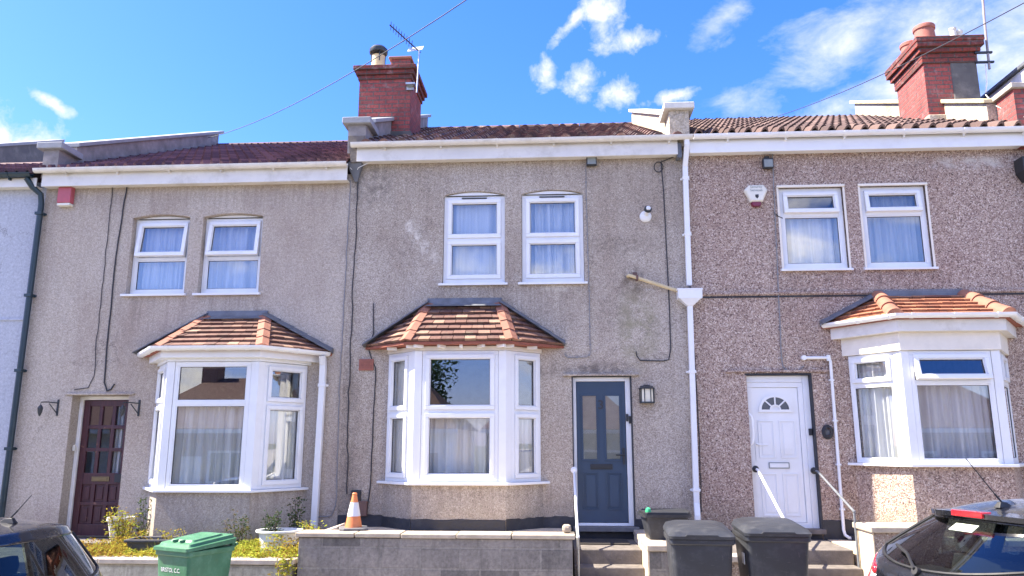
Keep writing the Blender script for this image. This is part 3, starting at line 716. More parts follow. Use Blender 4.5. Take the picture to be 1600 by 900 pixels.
def bay(house, cx, d, fh, bh, z0, zs, zh, zt, front_cells, side_cells, mat, head_mat='upvc', post=0.10, sill_over=0.06):
    """canted bay. plan: wall corners (cx±bh,0), front corners (cx±fh,-d). zs sill, zh head, zt transom height"""
    P = [Vector((cx - bh, 0, 0)), Vector((cx - fh, -d, 0)), Vector((cx + fh, -d, 0)), Vector((cx + bh, 0, 0))]
    a = MB()
    a.prism([(p.x, p.y, z0) for p in P], (0, 0, zs - 0.035 - z0)); bw = a.build('bay_wall', mat, house)
    # timber / upvc posts and head
    posts = []
    def off(q):   # plan polygon moved outwards by q
        return [Vector((cx - bh - q * 1.3, 0, 0)), Vector((cx - fh - q * 0.45, -d - q, 0)), Vector((cx + fh + q * 0.45, -d - q, 0)), Vector((cx + bh + q * 1.3, 0, 0))]
    for k in (1, 2):
        sg = -1 if k == 1 else 1; c = P[k]
        v0 = (P[k - 1] - P[k]).normalized(); v1 = (P[k + 1] - P[k]).normalized()
        o_ = Vector((0, 0, 0)); inn = (v0 + v1).normalized()
        pts = [c + v0 * post, c - inn * 0.010, c + v1 * post, c + inn * 0.12]
        f = MB(); f.prism([(p.x, p.y, zs) for p in pts], (0, 0, zh - zs)); posts.append(f)
    so = off(sill_over); si = MB()
    si.prism([(p.x, p.y, zs - 0.035) for p in so], (0, 0, 0.034)); win = si.build('bay_window', 'upvc', house, bevel=0.006)
    for f in posts: f.build('corner_post', 'upvc', win, bevel=0.004)
    edges = [(P[0], P[1], side_cells), (P[1], P[2], front_cells), (P[2], P[3], side_cells)]
    for k, (p, q, kinds) in enumerate(edges):
        u = (q - p); L = u.length; u.normalize(); n = Vector((u.y, -u.x, 0))
        s0 = post if k != 0 else 0.03; s1 = post if k != 2 else 0.03
        m = face_matrix(p + u * s0 + Vector((0, 0, zs)), u, n); wdt = L - s0 - s1; h = zh - zs; ts = zt - zs
        fr = MB(); ring(fr, m, 0.001, wdt - 0.001, 0.001, h - 0.001, 0.05, -0.065, -0.004); fr.obox(m, 0.05, wdt - 0.05, ts - 0.025, ts + 0.025, -0.065, -0.003)
        fr.build('frame', 'upvc', win, bevel=0.004)
        lights(win, m, [(0.05, wdt - 0.05, ts + 0.025, h - 0.05, kinds[0], kinds[2] if len(kinds) > 2 else 0), (0.05, wdt - 0.05, 0.05, ts - 0.025, kinds[1], 0)])
    # inside: floor board and ceiling so the room reads as a room
    return bw, win, P, off

def room(house, x0, x1, z0, z1, y0=0.12, y1=3.6):
    mb = MB(); e = 0.0
    mb.face([(x0, y0, z0), (x1, y0, z0), (x1, y1, z0), (x0, y1, z0)]); mb.face([(x0, y0, z1), (x1, y0, z1), (x1, y1, z1), (x0, y1, z1)])
    mb.face([(x0, y1, z0), (x1, y1, z0), (x1, y1, z1), (x0, y1, z1)]); mb.face([(x0, y0, z0), (x0, y1, z0), (x0, y1, z1), (x0, y0, z1)]); mb.face([(x1, y0, z0), (x1, y1, z0), (x1, y1, z1), (x1, y0, z1)])
    return mb.build('room', 'room_paint', house)

def downpipe(house, pts, r=0.034, mat='upvc', clips=(), square=False, name='downpipe'):
    mb = MB()
    if square:
        for p, q in zip(pts[:-1], pts[1:]):
            p, q = Vector(p), Vector(q); mb.loft([[p + Vector((dx * r, dy * r, 0)) for dx, dy in ((-1, -1), (1, -1), (1, 1), (-1, 1))], [q + Vector((dx * r, dy * r, 0)) for dx, dy in ((-1, -1), (1, -1), (1, 1), (-1, 1))]])
    else: mb.tube(pts, r, 14)
    o = mb.build(name, mat, house, smooth=not square, bevel=0.006 if square else 0)
    if clips:
        for (x, y, z) in clips:
            c = MB(); c.box(x - r - 0.012, x + r + 0.012, y - r - 0.008, y + r + 0.012, z - 0.022, z + 0.022); c.box(x - r - 0.03, x + r + 0.03, y + r, y + r + 0.014, z - 0.015, z + 0.015)
            c.build('pipe_clip', mat, o, bevel=0.005)
    return o

def cable(pts, r, mat, label, name='cable', clips=0, wig=0.008, seed=1, group='cables clipped to the facades'):
    rr = random.Random(seed); P = []
    for a, b in zip(pts[:-1], pts[1:]):
        a, b = Vector(a), Vector(b); n = max(2, int((b - a).length / 0.12))
        for i in range(n): P.append(a.lerp(b, i / n) + Vector((rr.uniform(-wig, wig), 0, 0)))
    P.append(Vector(pts[-1]))
    mb = MB(); mb.tube(P, r, 6)
    if clips:
        for i in range(2, len(P) - 1, clips): mb.box(P[i].x - 0.012, P[i].x + 0.012, P[i].y - r - 0.004, P[i].y + 0.012, P[i].z - 0.010, P[i].z + 0.010)
    return tag(mb.build(name, mat, smooth=True), label, 'cable', group)
def text_mesh(name, cu):
    """lettering as a plain mesh object"""
    t = bpy.data.objects.new(name + '_curve', cu); COL.objects.link(t)
    dg = bpy.context.evaluated_depsgraph_get(); me = bpy.data.meshes.new_from_object(t.evaluated_get(dg))
    bpy.data.objects.remove(t); me.materials.clear(); me.name = name
    o = bpy.data.objects.new(name, me); COL.objects.link(o); return o

def path_gutter(parent, E, z, r=0.05, mat='upvc', out=0.04):
    n = 8; mb = MB(); rings = []
    c = sum((Vector((p.x, p.y, 0)) for p in E), Vector()) / len(E)
    for i, p in enumerate(E):
        ds = []
        if i > 0: ds.append((E[i] - E[i - 1]).normalized())
        if i < len(E) - 1: ds.append((E[i + 1] - E[i]).normalized())
        ns = [Vector((d.y, -d.x, 0)) for d in ds]
        nn = sum(ns, Vector()).normalized(); k = 1 / max(0.5, nn.dot(ns[0]))
        if i in (0, len(E) - 1):
            nn = Vector((nn.x, min(nn.y, -0.0), 0))
        P = Vector((p.x, p.y, z)) + nn * out * k
        rings.append([P + nn * k * r * math.cos(math.pi + math.pi * q / n) + Vector((0, 0, r * math.sin(math.pi + math.pi * q / n))) for q in range(n + 1)] +
                     [P + nn * k * (r - 0.006) * math.cos(-math.pi * q / n) + Vector((0, 0, (r - 0.006) * math.sin(-math.pi * q / n))) for q in range(n + 1)])
    mb.loft(rings)
    g_ = mb.build('bay_gutter', mat, parent, smooth=True)
    for i in range(len(E) - 1):
        for f in ((0.12, 0.5, 0.88) if i == 1 else (0.5, 0.93)):
            p = E[i].lerp(E[i + 1], f); d = (E[i + 1] - E[i]).normalized(); nn = Vector((d.y, -d.x, 0)); P = Vector((p.x, p.y, z)) + nn * out; b = MB()
            b.loft([[P + d * s + nn * (r + 0.007) * math.cos(math.pi + math.pi * q / n) + Vector((0, 0, (r + 0.007) * math.sin(math.pi + math.pi * q / n) + 0.002)) for q in range(n + 1)] for s in (-0.018, 0.018)])
            b.build('gutter_bracket', mat, g_, smooth=True)
    return g_

def bay_fascia(parent, pts, z0, z1, t=0.02, mat='upvc', name='bay_fascia'):
    mb = MB()
    mb.prism([(p.x, p.y, z0) for p in pts], (0, 0, z1 - z0)); return mb.build(name, mat, parent, bevel=0.004)
def grow(cx, d, fh, bh, q):
    return [Vector((cx - bh - q * 1.35, 0, 0)), Vector((cx - fh - q * 0.45, -d - q, 0)), Vector((cx + fh + q * 0.45, -d - q, 0)), Vector((cx + bh + q * 1.35, 0, 0))]

def rear(mb, x0, x1, z0, z1, y=10.0):
    mb.face([(x0, y, z0), (x1, y, z0), (x1, y, z1), (x0, y, z1)])
    for x in (x0 + 0.02, x1 - 0.02): mb.face([(x, 0.2, z0), (x, y, z0), (x, y, z1), (x, 5, z1 + 2.2), (x, 0.2, z1)])

# ================================================================== left house (beige, brown door)
hA = thing('terraced_house', 'beige roughcast terraced house with the brown panelled front door and open upper windows', 'house', (-5.4, 0, 0.5), group='houses of the terrace')
XA0, XA1 = -7.74, -3.03
AW = [(-6.33, -5.45, 3.96, 5.18, 0.05, 0.13), (-5.25, -4.34, 3.96, 5.18, 0.05, 0.13)]
AD = (-6.96, -6.12, 0.55, 2.50, 0, 0.22)
A_ = dict(cx=-4.62, d=0.65, fh=0.625, bh=1.10)
mb = MB(); wall_with_holes(mb, XA0, XA1, -0.6, 5.75, AW + [AD, (A_['cx'] - 0.95, A_['cx'] + 0.95, 1.25, 2.88)]); rear(mb, XA0, XA1, -0.6, 5.75)
mb.build('wall', 'roughcast_fine', hA)
main_roof(hA, XA0, XA1 - 0.02, -0.2, 5.845, 5.0, 8.30, 'tile_purple', 0.30, 0.33, 'tray', 11)
fascia(hA, XA0 + 0.02, XA1 - 0.03, 5.60, 5.835); gutter(hA, XA0 - 0.06, XA1 - 0.02, 5.85, brackets=6)
parapet(hA, -7.65, 0.12, 0, 5.0, 8.31, ptop=6.20, ze=5.87, cap='coping_blue', mat='parapet_render')
room(hA, -5.85, XA1 - 0.1, 0.6, 3.1, 0.115); room(hA, XA0 + 0.1, XA1 - 0.1, 3.3, 5.6, 0.3)
for i, q in enumerate(AW):
    upper_window(hA, *q[:5], 0.56, True, 8.0, y=0.10)
    curtain(q[0] + 0.03, q[1] - 0.03, 0.24, q[2], q[3], ['white net curtain in the left upper window of the house with the brown door', 'white net curtain in the right upper window of the house with the brown door'][i], waves=(11, 6)[i], seed=3 + i, mat='net_curtain', amp=(0.016, 0.03)[i])
bw, win, PA, offA = bay(hA, A_['cx'], A_['d'], A_['fh'], A_['bh'], 0.2, 1.235, 2.90, 2.35, ('fixed', 'fixed'), ('sash', 'sash'), 'roughcast_fine')
bay_fascia(win, grow(**A_, q=0.02), 2.903, 2.955); bay_fascia(hA, grow(**A_, q=0.115), 2.945, 3.05)
rfA, EA = tiled_bay_roof(hA, A_['cx'], A_['d'], A_['fh'], A_['bh'], 3.075, 3.60, 0.43, 0.165, under=True, seed=8, rows=7)
path_gutter(hA, [Vector((p.x, p.y, 0)) for p in grow(**A_, q=0.175)], 3.085, 0.058)
downpipe(hA, [(-3.30, -0.13, 3.02), (-3.30, -0.085, 2.90), (-3.30, -0.075, 2.6), (-3.32, -0.075, 0.55)], 0.042, 'upvc', [(-3.30, -0.075, 2.62)], square=True)
curtain(0, 0, 0, 1.24, 2.33, 'sheer net curtain across the front pane of the bay beside the brown door', 'sheer_net', 12, 0.02, 21, p0=Vector((-5.19, -0.545, 0)), p1=Vector((-4.05, -0.545, 0)))
curtain(0, 0, 0, 1.24, 2.33, 'sheer net curtain in the right side pane of the bay beside the brown door', 'sheer_net', 7, 0.02, 22, p0=Vector((-3.98, -0.48, 0)), p1=Vector((-3.62, -0.06, 0)))
curtain(0, 0, 0, 1.24, 2.86, 'sheer net curtain in the narrow left side pane of the bay beside the brown door', 'sheer_net', 7, 0.02, 23, p0=Vector((-5.60, -0.06, 0)), p1=Vector((-5.26, -0.46, 0)))
# door
dm = face_matrix((AD[0] + 0.0, 0.21, AD[2]), (1, 0, 0), (0, -1, 0)); dw = AD[1] - AD[0]; dh = AD[3] - AD[2]
f = MB(); f.obox(dm, 0.004, 0.055, 0.0, dh - 0.004, -0.06, 0.03); f.obox(dm, dw - 0.055, dw - 0.004, 0, dh - 0.004, -0.06, 0.03); f.obox(dm, 0.055, dw - 0.055, dh - 0.055, dh - 0.004, -0.06, 0.029)
f.build('door_frame', 'white_paint', hA, bevel=0.004)
d = MB(); u0, u1 = 0.058, dw - 0.058; v1 = dh - 0.058
cols = [u0, u0 + 0.10, 0, 0, 0, 0, 0, u1]; stw = 0.095; mw = 0.05; cw = (u1 - u0 - 2 * stw - 2 * mw) / 3
rows_v = [0.0, 0.20, 0.45, 0.51, 0.76, 0.90, 1.20, 1.25, 1.53, 1.58, v1 - 0.10, v1]
d.obox(dm, u0, u0 + stw, 0, v1, -0.045, 0.0); d.obox(dm, u1 - stw, u1, 0, v1, -0.045, 0.0)
for a, b in ((0.0, 0.16), (0.41, 0.46), (0.70, 0.86), (1.16, 1.21), (1.48, 1.53), (v1 - 0.09, v1)): d.obox(dm, u0 + stw, u1 - stw, a, b, -0.045, -0.0005)
for k in (1, 2): d.obox(dm, u0 + stw + k * cw + (k - 1) * mw, u0 + stw + k * (cw + mw), 0.16, v1 - 0.09, -0.044, -0.002)
for (a, b) in ((0.16, 0.41), (0.46, 0.70)):
    for k in range(3):
        x = u0 + stw + k * (cw + mw); d.obox(dm, x - 0.001, x + cw + 0.001, a - 0.001, b + 0.001, -0.04, -0.022); d.obox(dm, x + 0.03, x + cw - 0.03, a + 0.03, b - 0.03, -0.03, -0.010)
dr = d.build('door', 'brown_door', hA, bevel=0.005)
for (a, b) in ((0.86, 1.16), (1.21, 1.48), (1.53, v1 - 0.09)):
    for k in range(3):
        x = u0 + stw + k * (cw + mw); q = MB(); q.obox(dm, x, x + cw, a, b, -0.030, -0.024); q.build('pane', 'pane_glass_old', dr)
q = MB(); q.obox(dm, dw / 2 - 0.13, dw / 2 + 0.13, 0.745, 0.81, -0.001, 0.010); q.obox(dm, dw / 2 - 0.10, dw / 2 + 0.10, 0.76, 0.795, 0.011, 0.016); q.build('letterbox', 'brass_dull', dr, bevel=0.003)
q = MB(); q.obox(dm, u1 - 0.15, u1 - 0.05, 0.73, 0.85, -0.001, 0.02); q.lathe([(0.0, -0.05), (0.022, -0.045), (0.022, -0.03), (0.01, -0.02), (0.01, 0)], dm @ Vector((u1 - 0.1, 0.79, 0.0)) , 12, 'y'); q.build('door_lock', 'black_plastic', dr, bevel=0.003)
q = MB(); q.box(AD[0] - 0.03, -5.74, -0.52, 0.14, AD[2] - 0.09, AD[2]); q.build('doorstep', 'concrete', hA, bevel=0.008)
q = MB(); q.box(AD[0] - 0.10, AD[1] + 0.08, -0.03, 0.0, AD[3], AD[3] + 0.03); q.build('drip_moulding', 'roughcast_fine', hA, bevel=0.008)
q = MB(); q.box(AD[0] + 0.35 - 0.33, AD[0] + 0.06, 0.10, 0.125, 1.72, 1.80); q.build('bell_push', 'plastic_cream', hA, bevel=0.004)
curtain(AD[0] + 0.53, AD[1] - 0.06, 0.30, 1.38, 2.40, 'thin net drawn aside behind the glass of the brown front door', 'net_curtain', 5, 0.03, 31)
room(hA, AD[0] - 0.2, AD[1] + 0.2, 0.4, 2.75, 0.30, 3.0)

# ================================================================== middle house (grey beige, blue door)
hB = thing('terraced_house', 'grey roughcast terraced house with the navy blue front door numbered 3', 'house', (-0.6, 0, 0.7), group='houses of the terrace')
XB0, XB1 = -3.03, 1.85
BW = [(-1.65, -0.75, 4.06, 5.445, 0.06, 0.10), (-0.51, 0.385, 4.06, 5.445, 0.06, 0.10)]
BD = (0.19, 0.985, 0.745, 2.73, 0, 0.14)
B_ = dict(cx=-1.32, d=0.42, fh=0.615, bh=1.09)
mb = MB(); wall_with_holes(mb, XB0, XB1, -0.6, 6.03, BW + [BD, (B_['cx'] - 0.95, B_['cx'] + 0.95, 1.34, 3.0)]); rear(mb, XB0, XB1, -0.6, 6.03)
mb.build('wall', 'roughcast_stained', hB)
main_roof(hB, XB0 + 0.06, XB1 - 0.02, -0.2, 6.115, 5.0, 8.56, 'tile_mossy', 0.27, 0.32, 'roman', 12)
fascia(hB, -2.93, 1.745, 5.885, 6.125); gutter(hB, -3.0, 1.95, 6.14, brackets=6)
parapet(hB, -2.95, 0.135, 0, 5.0, 8.58, ptop=6.48, ze=6.15, cap='coping_blue', mat='parapet_render', name='parapet')
parapet(hB, 1.79, 0.14, 0, 5.0, 8.58, ptop=6.58, ze=6.15, cap='coping_pale', mat='stucco_beige', name='parapet')
room(hB, XB0 + 0.1, 0.05, 0.8, 3.25, 0.105); room(hB, XB0 + 0.1, XB1 - 0.1, 3.5, 5.8, 0.25)
for i, q in enumerate(BW):
    upper_window(hB, *q[:5], 0.665, True, 0, True, y=0.045)
    curtain(q[0] + 0.03, q[1] - 0.03, 0.17, q[2], q[3], ['white net curtain in the left upper window above the blue door house bay', 'white net curtain in the right upper window of the house with the blue door'][i], waves=(4, 9)[i], seed=40 + i, amp=(0.012, 0.028)[i])
bw, win, PB, offB = bay(hB, B_['cx'], B_['d'], B_['fh'], B_['bh'], 0.2, 1.325, 3.05, 2.24, ('sash', 'sash'), ('sash', 'sash'), 'roughcast_stained', sill_over=0.075)
bay_fascia(win, grow(**B_, q=0.0), 3.053, 3.115, mat='cream_board', name='head_board')
rfB, EB = tiled_bay_roof(hB, -1.325, B_['d'], B_['fh'], B_['bh'], 3.16, 3.75, 0.51, 0.165, seed=9, rows=7)
q = MB()
for i, n in ((0, (0.45, 0.92)), (1, (0.04, 0.28, 0.52, 0.76, 0.97)), (2, (0.1, 0.55))):
    for t_ in n:
        p = EB[i].lerp(EB[i + 1], t_); c = Vector((-1.325, -0.1, 0)); dd = (Vector((p.x, p.y, 0)) - c).normalized()
        m = Matrix.Translation(Vector((p.x, p.y, 3.113)) - dd * 0.09) @ Matrix.Rotation(math.atan2(dd.y, dd.x), 4, 'Z'); q.obox(m, -0.10, 0.035, -0.022, 0.022, -0.03, 0.01)
q.build('rafter_end', 'white_paint', rfB, bevel=0.003)
curtain(0, 0, 0, 1.34, 2.20, 'white net across the lower front pane of the bay beside the blue door', 'net_curtain', 9, 0.02, 51, p0=Vector((-1.90, -0.26, 0)), p1=Vector((-0.74, -0.26, 0)))
curtain(0, 0, 0, 1.34, 3.03, 'grey net curtain in the narrow left pane of the bay beside the blue door', 'grey_net', 5, 0.012, 52, p0=Vector((-2.33, 0.02, 0)), p1=Vector((-1.93, -0.29, 0)))
curtain(0, 0, 0, 1.34, 2.15, 'white net gathered in the right side pane of the bay beside the blue door', 'net_curtain', 4, 0.03, 53, p0=Vector((-0.62, -0.20, 0)), p1=Vector((-0.36, -0.02, 0)))
# door 3
dm = face_matrix((BD[0], 0.075, BD[2]), (1, 0, 0), (0, -1, 0)); dw = BD[1] - BD[0]; dh = BD[3] - BD[2]
f = MB(); f.obox(dm, 0.004, 0.045, 0.0, dh - 0.004, -0.07, 0.012); f.obox(dm, dw - 0.072, dw - 0.004, 0, dh - 0.004, -0.07, 0.012); f.obox(dm, 0.045, dw - 0.072, dh - 0.062, dh - 0.004, -0.07, 0.011); f.obox(dm, 0.045, dw - 0.072, 0, 0.035, -0.07, 0.02)
f.build('door_frame', 'upvc', hB, bevel=0.004)
rv = MB(); rv.box(BD[1] - 0.004, BD[1] + 0.012, -0.006, 0.075, BD[2], BD[3]); rv.box(BD[0], BD[1], -0.004, 0.06, BD[3] - 0.006, BD[3] + 0.012); rv.box(BD[0] - 0.012, BD[0] + 0.003, -0.006, 0.05, BD[2], BD[3]); rv.build('door_surround', 'plinth_black', hB)
u0, u1 = 0.049, dw - 0.076; v0, v1 = 0.04, dh - 0.066; d = MB()
d.obox(dm, u0, u1, v0, v1, -0.05, -0.008)
pw = 0.185; xs_ = [(u0 + 0.085, u0 + 0.085 + pw), (u1 - 0.085 - pw, u1 - 0.085)]
for (a, b) in xs_:
    ring(d, dm, a - 0.022, b + 0.022, 0.845, 1.745, 0.022, -0.008, 0.006)
    ring(d, dm, a - 0.012, b + 0.012, 0.205, 0.695, 0.016, -0.008, 0.003); d.obox(dm, a + 0.030, b - 0.030, 0.245, 0.655, -0.008, 0.001); ring(d, dm, a + 0.012, b - 0.012, 0.225, 0.675, 0.010, -0.0075, -0.003)
dr = d.build('door', 'door_blue', hB, bevel=0.004)
for (a, b) in xs_: q = MB(); q.obox(dm, a, b, 0.867, 1.723, -0.006, -0.002); q.build('pane', 'pane_glass_old', dr)
for (a, b) in xs_: q = MB(); q.obox(dm, a + 0.001, b - 0.001, 0.868, 1.722, -0.0078, -0.0066); q.build('blind', 'room_paint', dr)
q = MB(); c0 = (u0 + u1) / 2; q.obox(dm, c0 - 0.16, c0 + 0.14, 0.735, 0.805, -0.008, 0.006); q.obox(dm, c0 - 0.135, c0 + 0.115, 0.75, 0.79, 0.006, 0.012); q.build('letterbox', 'black_plastic', dr, bevel=0.004)
q = MB(); q.obox(dm, u1 - 0.055, u1 - 0.020, 0.80, 1.02, -0.008, 0.004); q.tube([dm @ Vector((u1 - 0.037, 0.93, 0.004)), dm @ Vector((u1 - 0.037, 0.93, 0.045)), dm @ Vector((u1 - 0.15, 0.925, 0.05))], 0.010, 8); q.build('handle', 'dark_metal', dr, smooth=True)
cu = bpy.data.curves.new('house_number', 'FONT'); cu.body = '3'; cu.size = 0.17; cu.extrude = 0.004; cu.align_x = 'CENTER'; cu.offset = 0.003
no = text_mesh('house_number', cu); no.parent = dr
pp = dm @ Vector((c0, 1.545, -0.002)) - ORG[dr.name]; no.location = pp; no.rotation_euler = (math.pi / 2, 0, 0); no.data.materials.append(M['cable_black'])
q = MB(); q.box(BD[0] - 0.13, BD[1] + 0.12, -0.045, 0.0, 2.735, 2.765); q.build('drip_moulding', 'roughcast_stained', hB, bevel=0.006)
q = MB(); q.box(BD[0] - 0.02, BD[1] + 0.05, -0.10, 0.02, 0.685, 0.745); q.build('doorstep', 'slate_grey', hB, bevel=0.006)
q = MB(); q.box(BD[1] - 0.072, BD[1] - 0.042, 0.036, 0.06, 2.12, 2.22); q.box(BD[1] - 0.035, BD[1] - 0.006, 0.03, 0.06, 2.09, 2.19); q.build('bell_push', 'black_plastic', hB, bevel=0.004)
room(hB, 0.1, 1.1, 0.6, 2.95, 0.22, 3.0)
# plinth: bitumen band at the foot of the wall
rr = random.Random(4)
def plinth(house, x0, x1, zt, y=-0.012, zb=-0.5, amp=0.02):
    mb = MB(); n = int((x1 - x0) / 0.06) + 1; up = []
    for i in range(n + 1): up.append((x0 + (x1 - x0) * i / n, zt + rr.uniform(-amp, amp) * 0.5))
    fr_ = [[(x, y, zb) for x, z in up], [(x, y, z) for x, z in up], [(x, -0.0005, z + 0.006) for x, z in up]]
    mb.grid(fr_); return mb.build('plinth', 'plinth_black', house)
plinth(hB, XB0 + 0.01, B_['cx'] - B_['bh'], 0.87); plinth(hB, B_['cx'] + B_['bh'], BD[0], 0.86); plinth(hB, BD[1], XB1 - 0.16, 0.83); plinth(hB, BD[0], BD[1], 0.68)
mb = MB()
for k in range(3):
    a, b = PB[k], PB[k + 1]; u = (b - a).normalized(); nn = Vector((u.y, -u.x, 0)) * 0.012; n = 12
    P_ = [a.lerp(b, i / n) for i in range(n + 1)]; zz = [0.855 + rr.uniform(-0.008, 0.008) for _ in P_]
    mb.grid([[p + nn + Vector((0, 0, -0.3)) for p in P_], [p + nn + Vector((0, 0, z)) for p, z in zip(P_, zz)], [p + Vector((0, 0, z + 0.006)) for p, z in zip(P_, zz)]])
mb.build('plinth', 'plinth_black', hB)

# shared white downpipe with the hopper head
dp = downpipe(hB, [(1.87, -0.20, 6.10), (1.87, -0.19, 6.0), (1.85, -0.075, 5.72), (1.83, -0.075, 3.98)], 0.036, 'upvc', [(1.848, -0.075, 5.55), (1.84, -0.075, 4.72)], square=True)
q = MB(); hx = 1.825
q.loft([[(hx - a, -0.075 - b, z), (hx + a, -0.075 - b, z), (hx + a, -0.075 + b * 0.8, z), (hx - a, -0.075 + b * 0.8, z)] for a, b, z in ((0.045, 0.045, 3.69), (0.14, 0.085, 3.78), (0.165, 0.09, 3.79), (0.165, 0.09, 3.90), (0.175, 0.095, 3.905), (0.175, 0.095, 3.925))])
q.build('hopper', 'upvc', dp, bevel=0.005)
q = MB(); r_ = 0.036
for p, s_ in (((1.825, -0.075, 3.70), (1.79, -0.075, 1.05)), ((1.79, -0.075, 1.06), (1.785, -0.13, 0.9)), ((1.785, -0.13, 0.9), (1.785, -0.13, 0.65))):
    q.loft([[Vector(v) + Vector((dx * r_, dy * r_, 0)) for dx, dy in ((-1, -1), (1, -1), (1, 1), (-1, 1))] for v in (p, s_)])
for z in (2.78, 1.22): x = 1.79 + 0.035 * (z - 1.05) / 2.65; q.box(x - 0.05, x + 0.05, -0.12, -0.01, z - 0.02, z + 0.02); q.box(x - 0.07, x + 0.07, -0.035, -0.01, z - 0.014, z + 0.014)
q.build('lower_pipe', 'upvc', dp, bevel=0.005)
q = MB(); q.box(1.735, 1.80, -0.155, -0.02, 5.84, 6.06); q.build('gutter_end', 'lead', hB)

# chimney of the middle house
def chimney(house, x0, x1, y0, y1, zb, zn, zt, over, mat, corb):
    mb = MB(); mb.box(x0, x1, y0, y1, zb, zn); ch = mb.build('chimney', mat, house)
    c = MB(); n = len(corb); h = (zt - zn) / n
    for i, o in enumerate(corb): c.box(x0 - o, x1 + o, y0 - o, y1 + o, zn + i * h + 0.003 * (i > 0), zn + (i + 1) * h)
    c.build('corbel', 'brick_corbel', ch, bevel=0.008)
    f = MB(); o = corb[-1]
    f.loft([[(x0 - o + 0.02, y0 - o + 0.02, zt - 0.005), (x1 + o - 0.02, y0 - o + 0.02, zt - 0.005), (x1 + o - 0.02, y1 + o - 0.02, zt - 0.005), (x0 - o + 0.02, y1 + o - 0.02, zt - 0.005)],
            [(x0 + 0.1, y0 + 0.1, zt + 0.06), (x1 - 0.1, y0 + 0.1, zt + 0.06), (x1 - 0.1, y1 - 0.1, zt + 0.06), (x0 + 0.1, y1 - 0.1, zt + 0.06)]])
    f.build('flaunching', 'mortar', ch)
    return ch
chB = chimney(hB, -3.40, -2.50, 1.5, 2.5, 6.5, 8.02, 8.26, 0.1, 'brick_red', (0.025, 0.06, 0.10))
q = MB(); c = (-3.16, 1.80, 8.28); q.lathe([(0.13, 0), (0.135, 0.02), (0.12, 0.03), (0.115, 0.34), (0.12, 0.345)], c, 20); pt = q.build('chimney_pot', 'pot_cream', chB, smooth=True)
q = MB(); q.lathe([(0.16, 0.40), (0.165, 0.41), (0.165, 0.47), (0.12, 0.52), (0.0, 0.53)], c, 20)
for k in range(4): a = k * math.pi / 2 + 0.4; q.tube([(c[0] + 0.118 * math.cos(a), c[1] + 0.118 * math.sin(a), c[2] + 0.22), (c[0] + 0.125 * math.cos(a), c[1] + 0.125 * math.sin(a), c[2] + 0.42)], 0.010, 6)
q.build('cowl', 'dark_metal', pt, smooth=True)
q = MB(); q.box(-2.86, -2.52, 1.50, 1.86, 8.27, 8.40); q.build('brick_stub', 'brick_red', chB, bevel=0.01)
q = MB(); q.box(-2.90, -2.49, 1.47, 1.9, 8.402, 8.45); q.build('capping_tile', 'terracotta', chB, bevel=0.015)
q = MB(); q.box(-2.50 - 0.9, -2.46, 1.46, 2.54, 6.7, 7.05); q.build('chimney_apron', 'slate_render', chB, bevel=0.01)

# ================================================================== right house (pink pebbledash, white door)
hC = thing('terraced_house', 'pink pebbledash terraced house with the white front door', 'house', (4.2, 0, 0.7), group='houses of the terrace')
XC0, XC1 = 1.85, 6.55
CW = [(3.165, 4.055, 4.205, 5.40, 0, 0.10), (4.30, 5.195, 4.205, 5.40, 0, 0.10)]
CDR = (2.555, 3.405, 0.73, 2.74, 0, 0.14)
C_ = dict(cx=4.95, d=0.65, fh=0.605, bh=1.05)
mb = MB(); wall_with_holes(mb, XC0, XC1, -0.6, 6.03, CW + [CDR, (C_['cx'] - 0.92, C_['cx'] + 0.92, 1.57, 2.95)]); rear(mb, XC0, XC1, -0.6, 6.03)
mb.build('wall', 'pebbledash_pink', hC)
q = MB(); q.prism([(XC0 + 0.06, -0.002, 3.90), (XC0 + 0.06, -0.03, 3.885), (XC0 + 0.06, -0.03, 3.855), (XC0 + 0.06, -0.002, 3.835)], (XC1 - XC0 - 0.06, 0, 0)); q.build('string_course', 'pebbledash_pink', hC)
q = MB(); q.box(XC0 + 0.07, XC1 - 0.01, -0.012, -0.002, 3.812, 3.833); q.build('shadow_strip', 'plinth_black', hC)  # added black strip: paints the shadow line under the string course
main_roof(hC, XC0 + 0.02, XC1 - 0.05, -0.2, 6.11, 5.0, 8.56, 'tile_brown', 0.235, 0.33, 'pantile', 13)
fascia(hC, XC0 + 0.06, XC1 + 0.3, 5.90, 6.125, mat='upvc'); gutter(hC, XC0 + 0.11, XC1 + 0.3, 6.14, brackets=6, mat='upvc')
parapet(hC, 6.55, 0.16, 0, 5.0, 8.58, ptop=6.80, ze=6.15, cap='coping_yellow', mat='stucco_beige', slope_h=0.36, pier=False, y0=0.35)
room(hC, 3.45, XC1 - 0.1, 0.9, 3.4, 0.105); room(hC, XC0 + 0.1, XC1 - 0.1, 3.6, 5.8, 0.25)
for i, q_ in enumerate(CW):
    wn = upper_window(hC, *q_[:5], 0.80, True, 7.0, y=0.04)
    tr_ = MB(); tr_.box(q_[0] - 0.03, q_[0], -0.012, 0.03, q_[2], q_[3] + 0.03); tr_.box(q_[1], q_[1] + 0.03, -0.012, 0.03, q_[2], q_[3] + 0.03); tr_.box(q_[0] - 0.03, q_[1] + 0.03, -0.03, 0.03, q_[3], q_[3] + 0.035); tr_.build('surround', 'cream_board', wn, bevel=0.004)
    curtain(q_[0] + 0.03, q_[1] - 0.03, 0.17, q_[2], q_[2] + (0.86 if i == 0 else 1.2), ['white net on the lower pane of the left upper window of the pebbledash house', 'white net curtain in the right upper window of the pebbledash house'][i], waves=(6, 12)[i], seed=60 + i, amp=(0.03, 0.012)[i], mat=('net_curtain', 'grey_net')[i])
